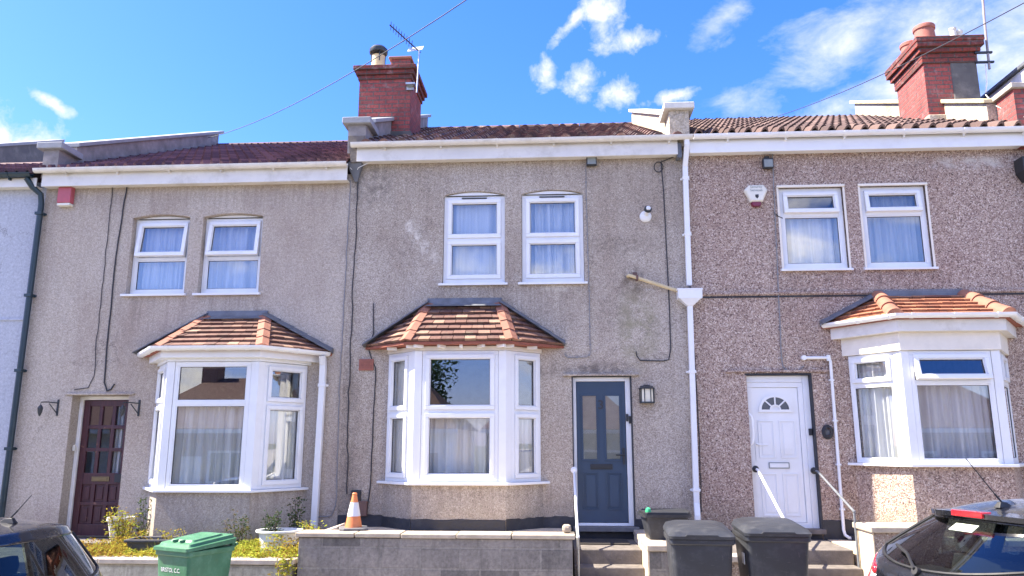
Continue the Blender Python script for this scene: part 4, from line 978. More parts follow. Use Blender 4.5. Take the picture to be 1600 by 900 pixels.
bw, win, PC, offC = bay(hC, C_['cx'], C_['d'], C_['fh'], C_['bh'], 0.2, 1.575, 2.98, 2.585, ('sash', 'fixed', 13.0), ('sash', 'fixed'), 'pebbledash_pink', sill_over=0.075)
bay_fascia(win, grow(**C_, q=0.035), 2.983, 3.225, mat='cream_board', name='head_board'); bay_fascia(hC, grow(**C_, q=0.13), 3.215, 3.37, mat='upvc_grubby')
rfC, EC = tiled_bay_roof(hC, C_['cx'], C_['d'], C_['fh'], C_['bh'], 3.40, 3.80, 0.565, 0.155, mat='tile_orange', hip='round', seed=10, rows=6)
path_gutter(hC, [Vector((p.x, p.y, 0)) for p in grow(**C_, q=0.175)], 3.425, 0.058)
curtain(0, 0, 0, 1.58, 2.56, 'white net across the wide front pane of the bay beside the white door', 'net_curtain', 12, 0.02, 71, p0=Vector((4.40, -0.48, 0)), p1=Vector((5.52, -0.48, 0)))
curtain(0, 0, 0, 1.58, 2.95, 'white net curtain in the left side pane of the bay beside the white door', 'net_curtain', 7, 0.02, 72, p0=Vector((4.02, -0.04, 0)), p1=Vector((4.36, -0.44, 0)))
curtain(0, 0, 0, 1.58, 2.95, 'white net curtain in the narrow right pane of the bay beside the white door', 'net_curtain', 5, 0.02, 73, p0=Vector((5.55, -0.44, 0)), p1=Vector((5.90, -0.04, 0)))
# white door
dm = face_matrix((CDR[0], 0.085, CDR[2]), (1, 0, 0), (0, -1, 0)); dw = CDR[1] - CDR[0]; dh = CDR[3] - CDR[2]
f = MB(); ring(f, dm, 0.004, dw - 0.09, 0.0, dh - 0.10, 0.065, -0.06, 0.012); f.obox(dm, dw - 0.088, dw - 0.004, 0, dh - 0.006, -0.06, 0.020); f.obox(dm, 0.004, dw - 0.09, dh - 0.098, dh - 0.006, -0.06, 0.02)
f.build('door_frame', 'upvc', hC, bevel=0.004)
rv = MB(); rv.box(CDR[1] - 0.003, CDR[1] + 0.02, -0.008, 0.085, CDR[2], CDR[3]); rv.box(CDR[0] - 0.02, CDR[1] + 0.02, -0.006, 0.06, CDR[3] - 0.004, CDR[3] + 0.02); rv.build('door_surround', 'plinth_black', hC)
u0, u1 = 0.072, dw - 0.158; v0, v1 = 0.069, dh - 0.168; d = MB(); d.obox(dm, u0, u1, v0, v1, -0.05, -0.006); mid = (u0 + u1) / 2
for (a, b, c, e) in ((u0 + 0.06, mid - 0.035, 0.15, 0.70), (mid + 0.035, u1 - 0.06, 0.15, 0.70), (u0 + 0.06, mid - 0.035, 0.90, 1.40), (mid + 0.035, u1 - 0.06, 0.90, 1.40)):
    ring(d, dm, a, b, c, e, 0.018, -0.006, 0.004); d.obox(dm, a + 0.045, b - 0.045, c + 0.045, e - 0.045, -0.006, 0.0)
dr = d.build('door', 'upvc', hC, bevel=0.005)
fan = MB(); ro, ri, zc = 0.185, 0.075, 1.545; n = 24
def arcp(r_, k, nn=n, z=0.0, kx=1.0, kz=0.9): a = math.pi * k / nn; return dm @ Vector((mid + r_ * kx * math.cos(a), zc + r_ * kz * math.sin(a), z))
for r0, r1, z1 in ((ro, ro + 0.035, 0.012), (ri - 0.02, ri, 0.012)):
    for k in range(n): fan.loft([[arcp(r0, k, z=-0.006), arcp(r1, k, z=-0.006), arcp(r1, k, z=z1), arcp(r0, k, z=z1)], [arcp(r0, k + 1, z=-0.006), arcp(r1, k + 1, z=-0.006), arcp(r1, k + 1, z=z1), arcp(r0, k + 1, z=z1)]])
fan.obox(dm, mid - ro - 0.045, mid + ro + 0.045, zc - 0.035, zc + 0.0, -0.006, 0.013)
for k in (45, 90, 135):
    a = rad(k); p0 = Vector((mid + ri * math.cos(a), zc + ri * 0.9 * math.sin(a), 0)); p1 = Vector((mid + ro * math.cos(a), zc + ro * 0.9 * math.sin(a), 0)); dd = (p1 - p0).normalized(); nn = Vector((-dd.y, dd.x, 0)) * 0.009
    fan.prism([dm @ (p0 - nn + Vector((0, 0, -0.006))), dm @ (p1 - nn + Vector((0, 0, -0.006))), dm @ (p1 + nn + Vector((0, 0, -0.006))), dm @ (p0 + nn + Vector((0, 0, -0.006)))], Vector((0, -0.017, 0)))
fan.build('fanlight_frame', 'upvc', dr)
pf_ = MB(); pf_.prism([arcp(ri, k, z=-0.0055) for k in range(n + 1)] + [arcp(ro, k, z=-0.0055) for k in range(n, -1, -1)], (0, -0.003, 0)) if False else None
for k in range(n): pf_.loft([[arcp(ri, k, z=-0.0055), arcp(ro, k, z=-0.0055), arcp(ro, k, z=-0.002), arcp(ri, k, z=-0.002)], [arcp(ri, k + 1, z=-0.0055), arcp(ro, k + 1, z=-0.0055), arcp(ro, k + 1, z=-0.002), arcp(ri, k + 1, z=-0.002)]], cap0=(k == 0), cap1=(k == n - 1))
pf_.build('fanlight_pane', 'fan_glass', dr)
q = MB(); ring(q, dm, mid - 0.135, mid + 0.135, 0.765, 0.845, 0.010, -0.006, 0.008); q.build('letterbox_rim', 'print_grey', dr)
q = MB(); q.obox(dm, mid - 0.124, mid + 0.124, 0.776, 0.834, -0.006, 0.006); q.build('letterbox', 'upvc', dr, bevel=0.003)
q = MB(); q.obox(dm, u0 + 0.012, u0 + 0.047, 0.86, 1.12, -0.006, 0.006); q.tube([dm @ Vector((u0 + 0.03, 1.08, 0.0)), dm @ Vector((u0 + 0.03, 1.08, 0.05)), dm @ Vector((u0 + 0.16, 1.075, 0.055))], 0.010, 8); q.build('handle', 'upvc', dr, smooth=True)
q = MB(); q.tube([dm @ Vector((-0.01, 1.50, 0.05)), dm @ Vector((0.035, 1.46, 0.09)), dm @ Vector((0.045, 1.40, 0.1)), dm @ Vector((0.045, 1.20, 0.1)), dm @ Vector((0.03, 1.10, 0.09)), dm @ Vector((-0.012, 1.06, 0.05))], 0.013, 8); q.build('grab_rail', 'white_rail_paint', hC, smooth=True)
q = MB(); q.box(CDR[0] - 0.28, CDR[1] + 0.26, -0.035, 0.0, 2.775, 2.80); q.build('drip_moulding', 'pebbledash_pink', hC)
q = MB(); q.box(CDR[0] - 0.03, CDR[1] + 0.03, -0.09, 0.02, 0.67, 0.73); q.build('doorstep', 'concrete', hC, bevel=0.006)
q = MB(); q.box(CDR[1] - 0.055, CDR[1] - 0.012, 0.04, 0.065, 1.93, 2.02); q.build('bell_push', 'black_plastic', hC, bevel=0.004)
plinth(hC, CDR[1] + 0.02, C_['cx'] - C_['bh'], 0.84); plinth(hC, XC0 + 0.02, CDR[0], 0.70); plinth(hC, CDR[0], CDR[1], 0.67)
chC = chimney(hC, 6.13, 6.97, 1.5, 2.5, 6.4, 8.02, 8.46, 0.1, 'brick_red', (0.03, 0.03, 0.075, 0.12, 0.13))
q = MB(); q.box(6.56, 6.985, 1.485, 1.60, 7.2, 8.10); q.build('render_patch', 'slate_render', chC, bevel=0.02)
q = MB(); q.box(6.115, 6.985, 1.482, 2.515, 6.6, 7.12); q.build('chimney_base', 'stucco_beige', chC, bevel=0.02)
def pot(parent, c, r0, h, mat='terracotta'):
    q = MB(); q.lathe([(r0 * 1.05, -0.05), (r0 * 1.1, 0.06 * h), (r0, 0.12 * h), (r0 * 0.9, 0.78 * h), (r0 * 1.02, 0.80 * h), (r0 * 1.04, 0.95 * h), (r0 * 0.98, h), (r0 * 0.8, h), (r0 * 0.78, h * 0.6)], c, 22); return q.build('chimney_pot', mat, parent, smooth=True)
pot(chC, (6.32, 1.72, 8.48), 0.17, 0.34, 'pot_red'); pot(chC, (6.30, 2.22, 8.48), 0.16, 0.30, 'pot_red')
q = MB(); q.lathe([(0.05, 0.0), (0.05, 0.22), (0.06, 0.23), (0.06, 0.26), (0.0, 0.27)], (6.74, 1.62, 8.46), 12); q.lathe([(0.05, 0.0), (0.05, 0.18), (0.06, 0.19), (0.06, 0.23), (0.0, 0.24)], (6.86, 1.66, 8.46), 12); q.build('gas_flue', 'coping_pale', chC, smooth=True)

# ================================================================== ends of the terrace
hL = thing('terraced_house', 'pale blue smooth rendered terraced house at the left edge', 'house', (-10, 0, 0.3), group='houses of the terrace')
mb = MB(); wall_with_holes(mb, -12.4, XA0, -1.0, 5.72, [(-9.9, -9.0, 3.9, 5.1), (-11.4, -10.5, 3.9, 5.1)]); rear(mb, -12.4, XA0, -1.0, 5.72); mb.build('wall', 'smooth_render_blue', hL)
for x0 in (-9.9, -11.4): upper_window(hL, x0, x0 + 0.9, 3.9, 5.1, 0, 0.75, True, 0)
room(hL, -12.3, XA0 - 0.1, 3.3, 5.5, 0.25)
q = MB(); q.prism([(-12.4, -0.0005, 3.625), (-12.4, -0.022, 3.615), (-12.4, -0.022, 3.595), (-12.4, -0.0005, 3.585)], (12.4 + XA0, 0, 0)); q.build('string_course', 'smooth_render_blue', hL)
main_roof(hL, -12.4, XA0 - 0.03, -0.2, 5.80, 2.6, 7.0, 'tile_purple', 0.33, 0.34, 'tray', 14)
fascia(hL, -12.4, XA0 - 0.06, 5.60, 5.74); gutter(hL, -12.4, XA0 - 0.10, 5.79, mat='black_pipe', brackets=5)
parapet(hL, -11.4, 0.14, 0, 5.0, 8.2, ptop=6.2, ze=5.8, cap='coping_blue', mat='slate_render')
downpipe(hL, [(-7.93, -0.20, 5.72), (-7.86, -0.15, 5.60), (-7.76, -0.085, 5.50), (-7.74, -0.075, 5.35), (-7.74, -0.075, 0.2)], 0.042, 'black_pipe', [(-7.74, -0.075, z) for z in (5.2, 3.95, 2.85, 1.75)])
hD = thing('terraced_house', 'house past the right chimney with the white loft dormer and brick pier', 'house', (9, 0, 0.7), group='houses of the terrace')
mb = MB(); wall_with_holes(mb, XC1, 11.4, -0.6, 6.05, []); rear(mb, XC1, 11.4, -0.6, 6.05); mb.build('wall', 'pebbledash_pink', hD)
main_roof(hD, 6.74, 11.4, -0.2, 6.17, 5.0, 8.6, 'tile_brown', 0.25, 0.33, 'pantile', 15)
q = MB(); q.box(6.52, 6.85, -0.10, 0.33, 5.9, 6.78); q.build('parapet_pier', 'brick_red', hD)
q = MB(); q.box(6.47, 6.90, -0.15, 0.38, 6.782, 6.86); q.build('coping', 'coping_stone', hD, bevel=0.01)
q = MB(); q.box(7.6, 10.4, 0.95, 3.2, 6.5, 7.80); dq = q.build('dormer', 'upvc', hD, bevel=0.01)
q = MB(); q.box(7.55, 10.5, 0.88, 3.3, 7.802, 7.87); q.build('dormer_roof', 'lead', dq, bevel=0.01)
q = MB(); q.box(7.583, 7.598, 0.97, 3.2, 7.42, 7.44); q.build('dormer_joint', 'gasket', dq)
downpipe(hD, [(6.60, -0.17, 6.05), (6.60, -0.10, 5.75), (6.60, -0.09, 0.3)], 0.04, 'black_pipe')
q = MB(); q.loft([[(6.56 - a, -0.10 - a, z), (6.56 + a, -0.10 - a, z), (6.56 + a, -0.02, z), (6.56 - a, -0.02, z)] for a, z in ((0.05, 5.40), (0.12, 5.52), (0.12, 5.72))]); q.build('hopper', 'black_plastic', hD)

# ================================================================== front walls, steps, forecourts
def block_wall(name, label, x0, x1, y0, y1, zb, zt, mat, cop, seed=1, ct=0.065, over=0.035, lens=0.6, cat='wall'):
    o = thing(name, label, cat, ((x0 + x1) / 2, (y0 + y1) / 2, zb))
    mb = MB(); mb.box(x0, x1, y0, y1, zb, zt - ct - 0.006); mb.build('wall_body', mat, o, bevel=0.006)
    r = random.Random(seed); x = x0 - over
    while x < x1 + over - 0.02:
        e = min(x1 + over, x + lens * r.uniform(0.85, 1.15))
        if x1 + over - e < 0.2: e = x1 + over
        c = MB(); dz = r.uniform(-0.006, 0.004); c.box(x + 0.004, e - 0.004, y0 - over + r.uniform(-0.008, 0.008), y1 + over, zt - ct + dz, zt + dz); c.build('coping_stone', cop, o, bevel=0.009); x = e
    return o
block_wall('garden_wall', 'grey concrete block garden wall with buff coping below the middle bay window', -2.97, 0.13, -1.72, -1.46, -0.45, 0.83, 'block_grey', 'coping_buff', 2, ct=0.048)
block_wall('garden_wall', 'low cream block garden wall with pinkish coping behind the green bin', -5.95, -3.05, -1.70, -1.52, -0.6, 0.53, 'block_cream', 'coping_stone', 3, ct=0.055, lens=0.75)
block_wall('garden_wall', 'dark low wall behind the two black wheelie bins', 1.30, 2.42, -1.68, -1.5, -0.3, 0.62, 'pebbledash_pink', 'coping_stone', 4, cat='wall')
pc = thing('gate_pillar', 'sunlit buff pillar at the foot of the pebbledash house steps', 'pillar', (3.6, -1.4, 0))
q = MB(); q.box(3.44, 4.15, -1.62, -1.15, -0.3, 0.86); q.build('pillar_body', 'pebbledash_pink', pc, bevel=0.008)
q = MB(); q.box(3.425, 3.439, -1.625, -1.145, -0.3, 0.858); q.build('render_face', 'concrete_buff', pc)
q = MB(); q.box(3.40, 4.2, -1.66, -1.10, 0.862, 0.925); q.build('coping_stone', 'coping_buff', pc, bevel=0.01)
block_wall('garden_wall', 'pebbledash front wall running behind the right parked car', 4.21, 6.5, -1.62, -1.44, -0.2, 0.80, 'pebbledash_pink', 'coping_buff', 6)
pb = thing('gate_pillar', 'buff topped side wall of the steps, under the black recycling box', 'pillar', (1.1, -0.9, 0))
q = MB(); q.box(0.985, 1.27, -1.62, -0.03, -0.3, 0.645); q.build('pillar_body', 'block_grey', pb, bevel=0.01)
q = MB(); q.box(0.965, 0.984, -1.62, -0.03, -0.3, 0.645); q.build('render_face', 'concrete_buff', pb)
q = MB(); q.box(0.955, 1.30, -1.65, -0.03, 0.647, 0.715); q.build('coping_stone', 'coping_buff', pb, bevel=0.012)

def slab(name, mat, x0, x1, y0, y1, zt, zb=-0.6):
    q = MB(); q.box(x0, x1, y0, y1, zb, zt); return q.build(name, mat, kind='structure')
slab('forecourt', 'concrete_buff', -3.0, 0.13, -1.458, -0.02, 0.72)
slab('garden_soil', 'soil', -6.02, -3.03, -1.515, -0.02, 0.43)
slab('garden_path', 'concrete', -7.7, -6.03, -1.45, -0.02, 0.44)
slab('forecourt', 'concrete', 1.275, 2.44, -1.495, -0.02, 0.55)
slab('forecourt', 'concrete_buff', 3.46, 6.5, -1.14, -0.02, 0.60)
def steps(name, label, x0, x1, levels, mat='concrete', tread_mat=None):
    o = thing(name, label, 'steps', ((x0 + x1) / 2, -0.8, 0))
    for (z, y0, y1) in levels:
        q = MB(); q.box(x0, x1, y0, y1 if y1 > -0.5 else y1, -0.4, z); q.build('step', mat, o, bevel=0.012)
    return o
LV = lambda zt: [(zt, -1.02, -0.015), (zt - 0.165, -1.27, -1.022), (zt - 0.33, -1.50, -1.272), (zt - 0.46, -1.72, -1.502)]
steps('front_steps', 'dark worn concrete steps up to the navy door', 0.155, 0.962, LV(0.585))
steps('front_steps', 'concrete steps up to the white door of the pebbledash house', 2.47, 3.42, LV(0.60))
steps('front_steps', 'concrete steps up to the brown panelled door', -7.0, -6.05, [(0.46, -0.6, -0.02)])
q = MB(); q.box(0.24, 0.86, -0.62, -0.12, 0.588, 0.604); tag(q.build('doormat', 'mat_rubber', bevel=0.004), 'dark rubber doormat on the top step before the navy door', 'doormat')

# handrails
def rail(pts, r, mat, label, cap=None, post=None, pm=None):
    o = thing('handrail', label, 'handrail', pts[-1], group='handrails beside the front doors')
    q = MB(); q.tube(pts, r, 12); q.build('rail', mat, o, smooth=True)
    p = Vector(pts[0]); q = MB(); q.lathe([(0.045, 0.0), (0.045, 0.008), (r + 0.006, 0.012), (r + 0.006, 0.07)], (p.x, -0.002, p.z), 14, 'y'); q.build('wall_flange', cap or mat, o, smooth=True)
    e = Vector(pts[-1]); q = MB(); q.tube([e + Vector((0, 0, 0.01)), (e.x + 0.005, e.y, -0.1)], r * 0.92, 12); q.build('post', pm or mat, o, smooth=True)
    q = MB(); q.lathe([(0, -r * 1.25), (r * 1.2, -r * 0.6), (r * 1.3, 0), (r * 1.2, r * 0.6), (0, r * 1.25)], e, 12); q.build('elbow', mat, o, smooth=True)
    return o
rail([(0.19, 0, 1.47), (0.192, -0.5, 1.20), (0.20, -1.3, 0.76)], 0.017, 'white_rail_paint', 'white sloping handrail left of the navy door steps', pm='galvanised')
rail([(2.60, 0, 1.49), (2.60, -0.12, 1.485), (2.61, -1.35, 0.85)], 0.017, 'white_rail_paint', 'white handrail slanting down behind the black bins', cap='black_plastic')
rail([(3.36, -0.0, 1.47), (3.37, -0.12, 1.465), (3.40, -1.2, 1.05)], 0.015, 'grey_rail_paint', 'grey handrail right of the white door steps', cap='black_plastic', pm='grey_rail_paint')

# ================================================================== fittings on the facades
def bell_box():
    o = thing('alarm_box', 'faded red burglar alarm box under the gutter of the left house', 'alarm box', (-7.38, 0, 5.33))
    q = MB(); q.loft([[(-7.49, -0.002, z), (-7.28, -0.002, z), (-7.28 - a, -0.10 + b, z), (-7.49 + a, -0.10 + b, z)] for z, a, b in ((5.36, 0, 0.0), (5.60, 0.0, 0.0), (5.63, 0.015, 0.03))]); q.build('cover', 'bell_red', o, bevel=0.012)
    q = MB(); q.box(-7.485, -7.285, -0.095, -0.002, 5.32, 5.358); q.build('base', 'plastic_cream', o, bevel=0.006)
bell_box()
def hex_alarm():
    o = thing('alarm_box', 'white hexagonal burglar alarm box with a maroon strobe on the pebbledash', 'alarm box', (2.835, 0, 5.2))
    pl = lambda s, y: [(2.835 + x * s, y, 5.31 + z * s) for x, z in ((-0.095, 0.125), (0.11, 0.125), (0.165, 0.05), (0.085, -0.125), (-0.085, -0.125), (-0.165, 0.05))]
    q = MB(); q.loft([pl(1, -0.002), pl(1, -0.055), pl(0.86, -0.078)]); cv = q.build('cover', 'plastic_cream', o, bevel=0.006)
    q = MB(); q.loft([[(2.835 - a, -0.005, z), (2.835 + a, -0.005, z), (2.835 + a * 0.8, -0.065, z), (2.835 - a * 0.8, -0.065, z)] for a, z in ((0.075, 5.184), (0.07, 5.14), (0.045, 5.12))]); q.build('strobe', 'strobe_maroon', o, bevel=0.006)
    for s_, z, sz in (('Security', 5.385, 0.052), ('Services', 5.335, 0.052)):
        c = bpy.data.curves.new('lettering', 'FONT'); c.body = s_; c.size = sz; c.align_x = 'CENTER'; c.extrude = 0.001
        t = text_mesh('lettering', c); t.data.materials.append(M['print_grey']); t.parent = cv; t.location = Vector((2.835, -0.0795, z)) - ORG[o.name]; t.rotation_euler = (math.pi / 2, 0, 0)
    q = MB(); q.prism([(2.815, -0.079, 5.285), (2.862, -0.079, 5.288), (2.862, -0.079, 5.25), (2.84, -0.079, 5.225), (2.817, -0.079, 5.25)], (0, -0.002, 0)); q.build('shield_emblem', 'cable_black', cv)
hex_alarm()
def flood(x, z, label, w=0.075):
    o = thing('security_light', label, 'security light', (x, 0, z), group='black security lights under the gutters')
    q = MB(); q.box(x - w, x + w, -0.085, -0.012, z - 0.075, z + 0.075); q.build('lamp_body', 'dark_metal', o, bevel=0.012)
    q = MB(); q.box(x - 0.03, x + 0.03, -0.03, 0, z + 0.05, z + 0.12); q.build('bracket', 'dark_metal', o)
    q = MB(); q.box(x - w + 0.015, x + w - 0.015, -0.0875, -0.0855, z - 0.06, z + 0.05); q.build('lens', 'print_grey', o)
flood(0.515, 5.855, 'black security light under the gutter of the blue door house'); flood(3.03, 5.755, 'black security light above the pebbledash house windows')
def flue():
    o = thing('light_fitting', 'white round bulkhead light fitting with a ringed lens beside the downpipe', 'light fitting', (1.27, 0, 5.03))
    q = MB(); q.lathe([(0.085, 0), (0.085, 0.012), (0.075, 0.03), (0.04, 0.05)], (1.27, 0, 5.01), 24, 'y'); q.build('base', 'upvc', o, smooth=True, angle=40)
    q = MB(); q.tube([(1.27, -0.03, 5.03), (1.285, -0.10, 5.065)], 0.032, 14); q.build('neck', 'upvc', o, smooth=True)
    q = MB(); d = Vector((0.15, -0.7, 0.35)).normalized(); c = Vector((1.29, -0.115, 5.075)); q.tube([c, c + d * 0.03], 0.055, 18); q.build('cup', 'dark_metal', o, smooth=True, angle=40)
    q = MB(); q.tube([c + d * 0.03, c + d * 0.05], 0.032, 18); q.build('lens', 'upvc', o, smooth=True, angle=40)
flue()
def overflow():
    q = MB(); q.tube([(0.99, 0.0, 4.14), (1.00, -0.04, 4.145), (1.05, -0.055, 4.125), (1.69, -0.07, 3.90), (1.76, -0.075, 3.87)], 0.024, 10)
    o = thing('overflow_pipe', 'cream overflow pipe sloping into the hopper head', 'pipe', (1.0, 0, 4.1)); q.build('pipe', 'pot_cream', o, smooth=True)
    q = MB(); q.box(1.10, 1.13, -0.09, 0, 4.07, 4.14); q.box(1.06, 1.12, -0.03, 0, 4.12, 4.19); q.build('pipe_clip', 'meter_brown', o)
overflow()
def airbrick(x0, x1, z0, z1):
    o = thing('air_vent', 'red clay air vent on the wall left of the middle bay', 'air vent', (x0, 0, z0))
    q = MB(); q.box(x0, x1, -0.022, 0, z0, z1); b = q.build('vent_plate', 'air_brick', o, bevel=0.006)
    for k in range(4): q = MB(); zc = z0 + 0.03 + (z1 - z0 - 0.06) * k / 3; q.box(x0 + 0.025, x1 - 0.025, -0.030, -0.0225, zc - 0.008, zc + 0.008); q.build('louvre', 'air_brick', b)
airbrick(-2.81, -2.60, 2.83, 2.99)
q = MB(); q.box(-2.74, -2.61, -0.07, 0, 0.86, 1.06); tag(q.build('meter_box', 'meter_brown', bevel=0.01), 'small brown meter box low on the wall behind the traffic cone', 'meter box')
q = MB(); q.box(-2.84, -2.71, -0.05, 0, 0.90, 1.20); tag(q.build('junction_box', 'black_plastic', bevel=0.01), 'tall black junction box right behind the traffic cone', 'junction box')
def lantern():
    x, z = 1.20, 2.36; o = thing('wall_lantern', 'half lantern with cream glass beside the navy door', 'wall lantern', (x, 0, z))
    q = MB(); q.box(x - 0.085, x + 0.085, -0.012, 0, z, z + 0.235); q.build('backplate', 'dark_metal', o)
    P = lambda s, zz: [(x - 0.10 * s, -0.012, zz), (x + 0.10 * s, -0.012, zz), (x + 0.09 * s, -0.09 * s, zz), (x + 0.045 * s, -0.125 * s, zz), (x - 0.045 * s, -0.125 * s, zz), (x - 0.09 * s, -0.09 * s, zz)]
    q = MB(); q.loft([P(0.88, z + 0.018), P(0.88, z + 0.19)]); q.build('glass', 'lamp_glass', o)
    q = MB(); q.loft([P(1.04, z), P(1.04, z + 0.018)]); q.loft([P(1.08, z + 0.19), P(1.08, z + 0.205), P(0.55, z + 0.235), P(0.35, z + 0.25)])
    for k in (2, 3, 4, 5): a = Vector(P(0.93, z + 0.01)[k]); q.tube([a, a + Vector((0, 0, 0.185))], 0.007, 6)
    for k in (0, 1): a = Vector(P(0.95, z + 0.01)[k]) + Vector((0, -0.008, 0)); q.tube([a, a + Vector((0, 0, 0.185))], 0.007, 6)
    q.build('cage', 'dark_metal', o)
lantern()
def bracket_lamp(x, z, label):
    o = thing('bracket_lamp', label, 'wall lamp', (x, 0, z), group='black bracket lamps beside the brown door')
    q = MB(); q.box(x - 0.012, x + 0.012, -0.014, 0, z - 0.20, z + 0.03); q.tube([(x, -0.01, z - 0.02), (x - 0.10, -0.10, z - 0.01), (x - 0.15, -0.16, z - 0.015)], 0.009, 6); q.tube([(x, -0.01, z - 0.17), (x - 0.08, -0.085, z - 0.03)], 0.007, 6)
    q.build('bracket', 'dark_metal', o)
    c = (x - 0.15, -0.16, z - 0.15); q = MB(); q.tube([(c[0], c[1], z - 0.015), (c[0], c[1], z - 0.06)], 0.004, 5); q.lathe([(0.0, -0.06), (0.012, -0.055), (0.03, -0.01), (0.04, 0.05), (0.03, 0.075), (0.008, 0.10), (0.0, 0.105)], c, 6); q.build('lamp_cage', 'dark_metal', o)
bracket_lamp(-7.155, 2.41, 'black bracket lamp on the blank wall left of the brown door'); bracket_lamp(-5.955, 2.40, 'black bracket lamp between the brown door and the bay')
def coil():
    o = thing('cable_gland', 'black coil of cable on the pebbledash right of the white door', 'cable coil', (3.57, 0, 1.97))
    q = MB(); n = 60; q.tube([(3.57 + (0.075 - 0.0006 * k) * math.cos(k * 0.42), -0.02 - 0.0005 * k, 1.97 + (0.095 - 0.0006 * k) * math.sin(k * 0.42)) for k in range(n)], 0.008, 6); q.build('coiled_cable', 'cable_black', o, smooth=True)
    q = MB(); q.lathe([(0.045, 0), (0.04, 0.02), (0.0, 0.025)], (3.57, 0, 1.97), 14, 'y'); q.build('cover', 'slate_grey', o)
coil()
def waste():
    o = thing('waste_pipe', 'slim white waste pipe running down between the white door and the bay', 'pipe', (3.65, 0, 0.7))
    q = MB(); q.tube([(3.34, -0.035, 2.965), (3.64, -0.035, 2.965), (3.668, -0.035, 2.955), (3.68, -0.035, 2.92), (3.67, -0.035, 0.72), (3.68, -0.05, 0.66), (3.72, -0.07, 0.63), (3.78, -0.07, 0.625)], 0.021, 12); q.build('pipe', 'upvc', o, smooth=True)
    for l, r_ in (((3.33, 0, 2.965), (3.33, -0.065, 2.965)), 0.034), (((3.66, -0.035, 3.0), (3.66, -0.035, 2.92)), 0.028): q = MB(); q.tube(l, r_, 12); q.build('elbow', 'upvc', o, smooth=True, angle=40)
    for z in (2.66, 2.12, 1.55, 0.98): q = MB(); q.box(3.645, 3.705, -0.06, 0, z - 0.012, z + 0.012); q.build('pipe_clip', 'upvc', o, bevel=0.003)
    q = MB(); q.lathe([(0.05, 0), (0.05, 0.05), (0.06, 0.06)], (3.79, -0.09, 0.60), 10); q.build('gully', 'plinth_black', o)
waste()

def wpts(l, y=-0.012): return [at(px, py, y) for px, py in l]
cable(wpts([(176, 291), (160, 450), (151, 530), (147, 588), (138, 606), (116, 609)]), 0.006, 'cable_black', 'thin dark cable down the wall above the brown door', seed=1)
cable(wpts([(198, 291), (181, 400), (169, 520), (163, 598), (167, 611), (174, 608), (179, 600)]), 0.011, 'cable_black', 'thick black cable ending in a hook over the brown door', seed=2, wig=0.005)
cable(wpts([(548, 282), (537, 480), (529, 640), (525, 790), (518, 806), (496, 808)]), 0.008, 'cable_grey', 'grey cable on the joint between beige and middle house', seed=3)
cable(wpts([(560, 284), (550, 480), (544, 640), (542, 772)]), 0.008, 'cable_black', 'black cable just right of the joint, dropping to behind the cone', seed=4, wig=0.012)
cable(wpts([(583, 474), (583, 520), (576, 548), (587, 575), (584, 640), (580, 740), (573, 806)]), 0.008, 'cable_black', 'black cable dropping past the left end of the middle bay roof', seed=5, wig=0.006)
cable(wpts([(915, 258), (918, 380), (921, 470), (922, 552), (918, 558), (886, 559), (882, 553)]), 0.006, 'cable_grey', 'clipped grey cable below the security light of the blue door house', clips=2, seed=6, wig=0.003)
cable([at(1062, 241, -0.02), at(1036, 252, -0.02)] + [at(1029 + 7 * math.cos(a), 261 + 8 * math.sin(a), -0.02 - 0.002 * a) for a in [k * 0.5 - 1.2 for k in range(14)]] + wpts([(1037, 300), (1042, 400), (1046, 480), (1048, 545), (1045, 562), (1036, 564), (1000, 563), (995, 556), (994, 549)]), 0.008, 'cable_black', 'black cable with a coiled loop left of the white downpipe', seed=7, wig=0.0)
cable(wpts([(1073, 246), (1079, 460), (1088, 600), (1094, 720), (1096, 800)]), 0.007, 'cable_black', 'dark cable on the house joint right of the white downpipe', seed=8, wig=0.006)
cable(wpts([(1207, 240), (1209, 290), (1214, 400), (1221, 560), (1224, 574), (1232, 580), (1246, 580), (1256, 572)]), 0.008, 'cable_grey', 'clipped grey cable down the pebbledash to above the white door', clips=3, seed=9, wig=0.003)
cable(wpts([(1209, 332), (1216, 338), (1223, 341)]), 0.007, 'cable_black', 'short cable branching into the left upper pebbledash house window', seed=10, wig=0)
cable([at(547, 262, -0.1), at(556, 271, -0.05), at(560, 262, -0.1), at(583, 251, -0.12)], 0.006, 'cable_white', 'white cable end under the gutter corner of the middle house', seed=11, wig=0)
q = MB(); q.loft([[(-3.02, -0.02, 5.98), (-2.92, -0.05, 5.98), (-2.92, 0, 5.98), (-3.03, 0, 5.98)], [(-3.09, -0.12, 5.88), (-2.86, -0.12, 5.88), (-2.86, 0, 5.88), (-3.09, 0, 5.88)], [(-2.98, -0.03, 5.62), (-2.94, -0.03, 5.62), (-2.94, 0, 5.62), (-2.98, 0, 5.62)]]); q.build('lead_saddle', 'lead', hB)
q = MB(); q.loft([[(-3.02, -0.15, 5.88), (-2.94, -0.15, 5.88), (-2.94, 0, 5.88), (-3.02, 0, 5.88)], [(-3.08, -0.13, 6.3), (-2.82, -0.13, 6.3), (-2.82, 0, 6.3), (-3.08, 0, 6.3)]]); q.build('corbel', 'concrete', hB)

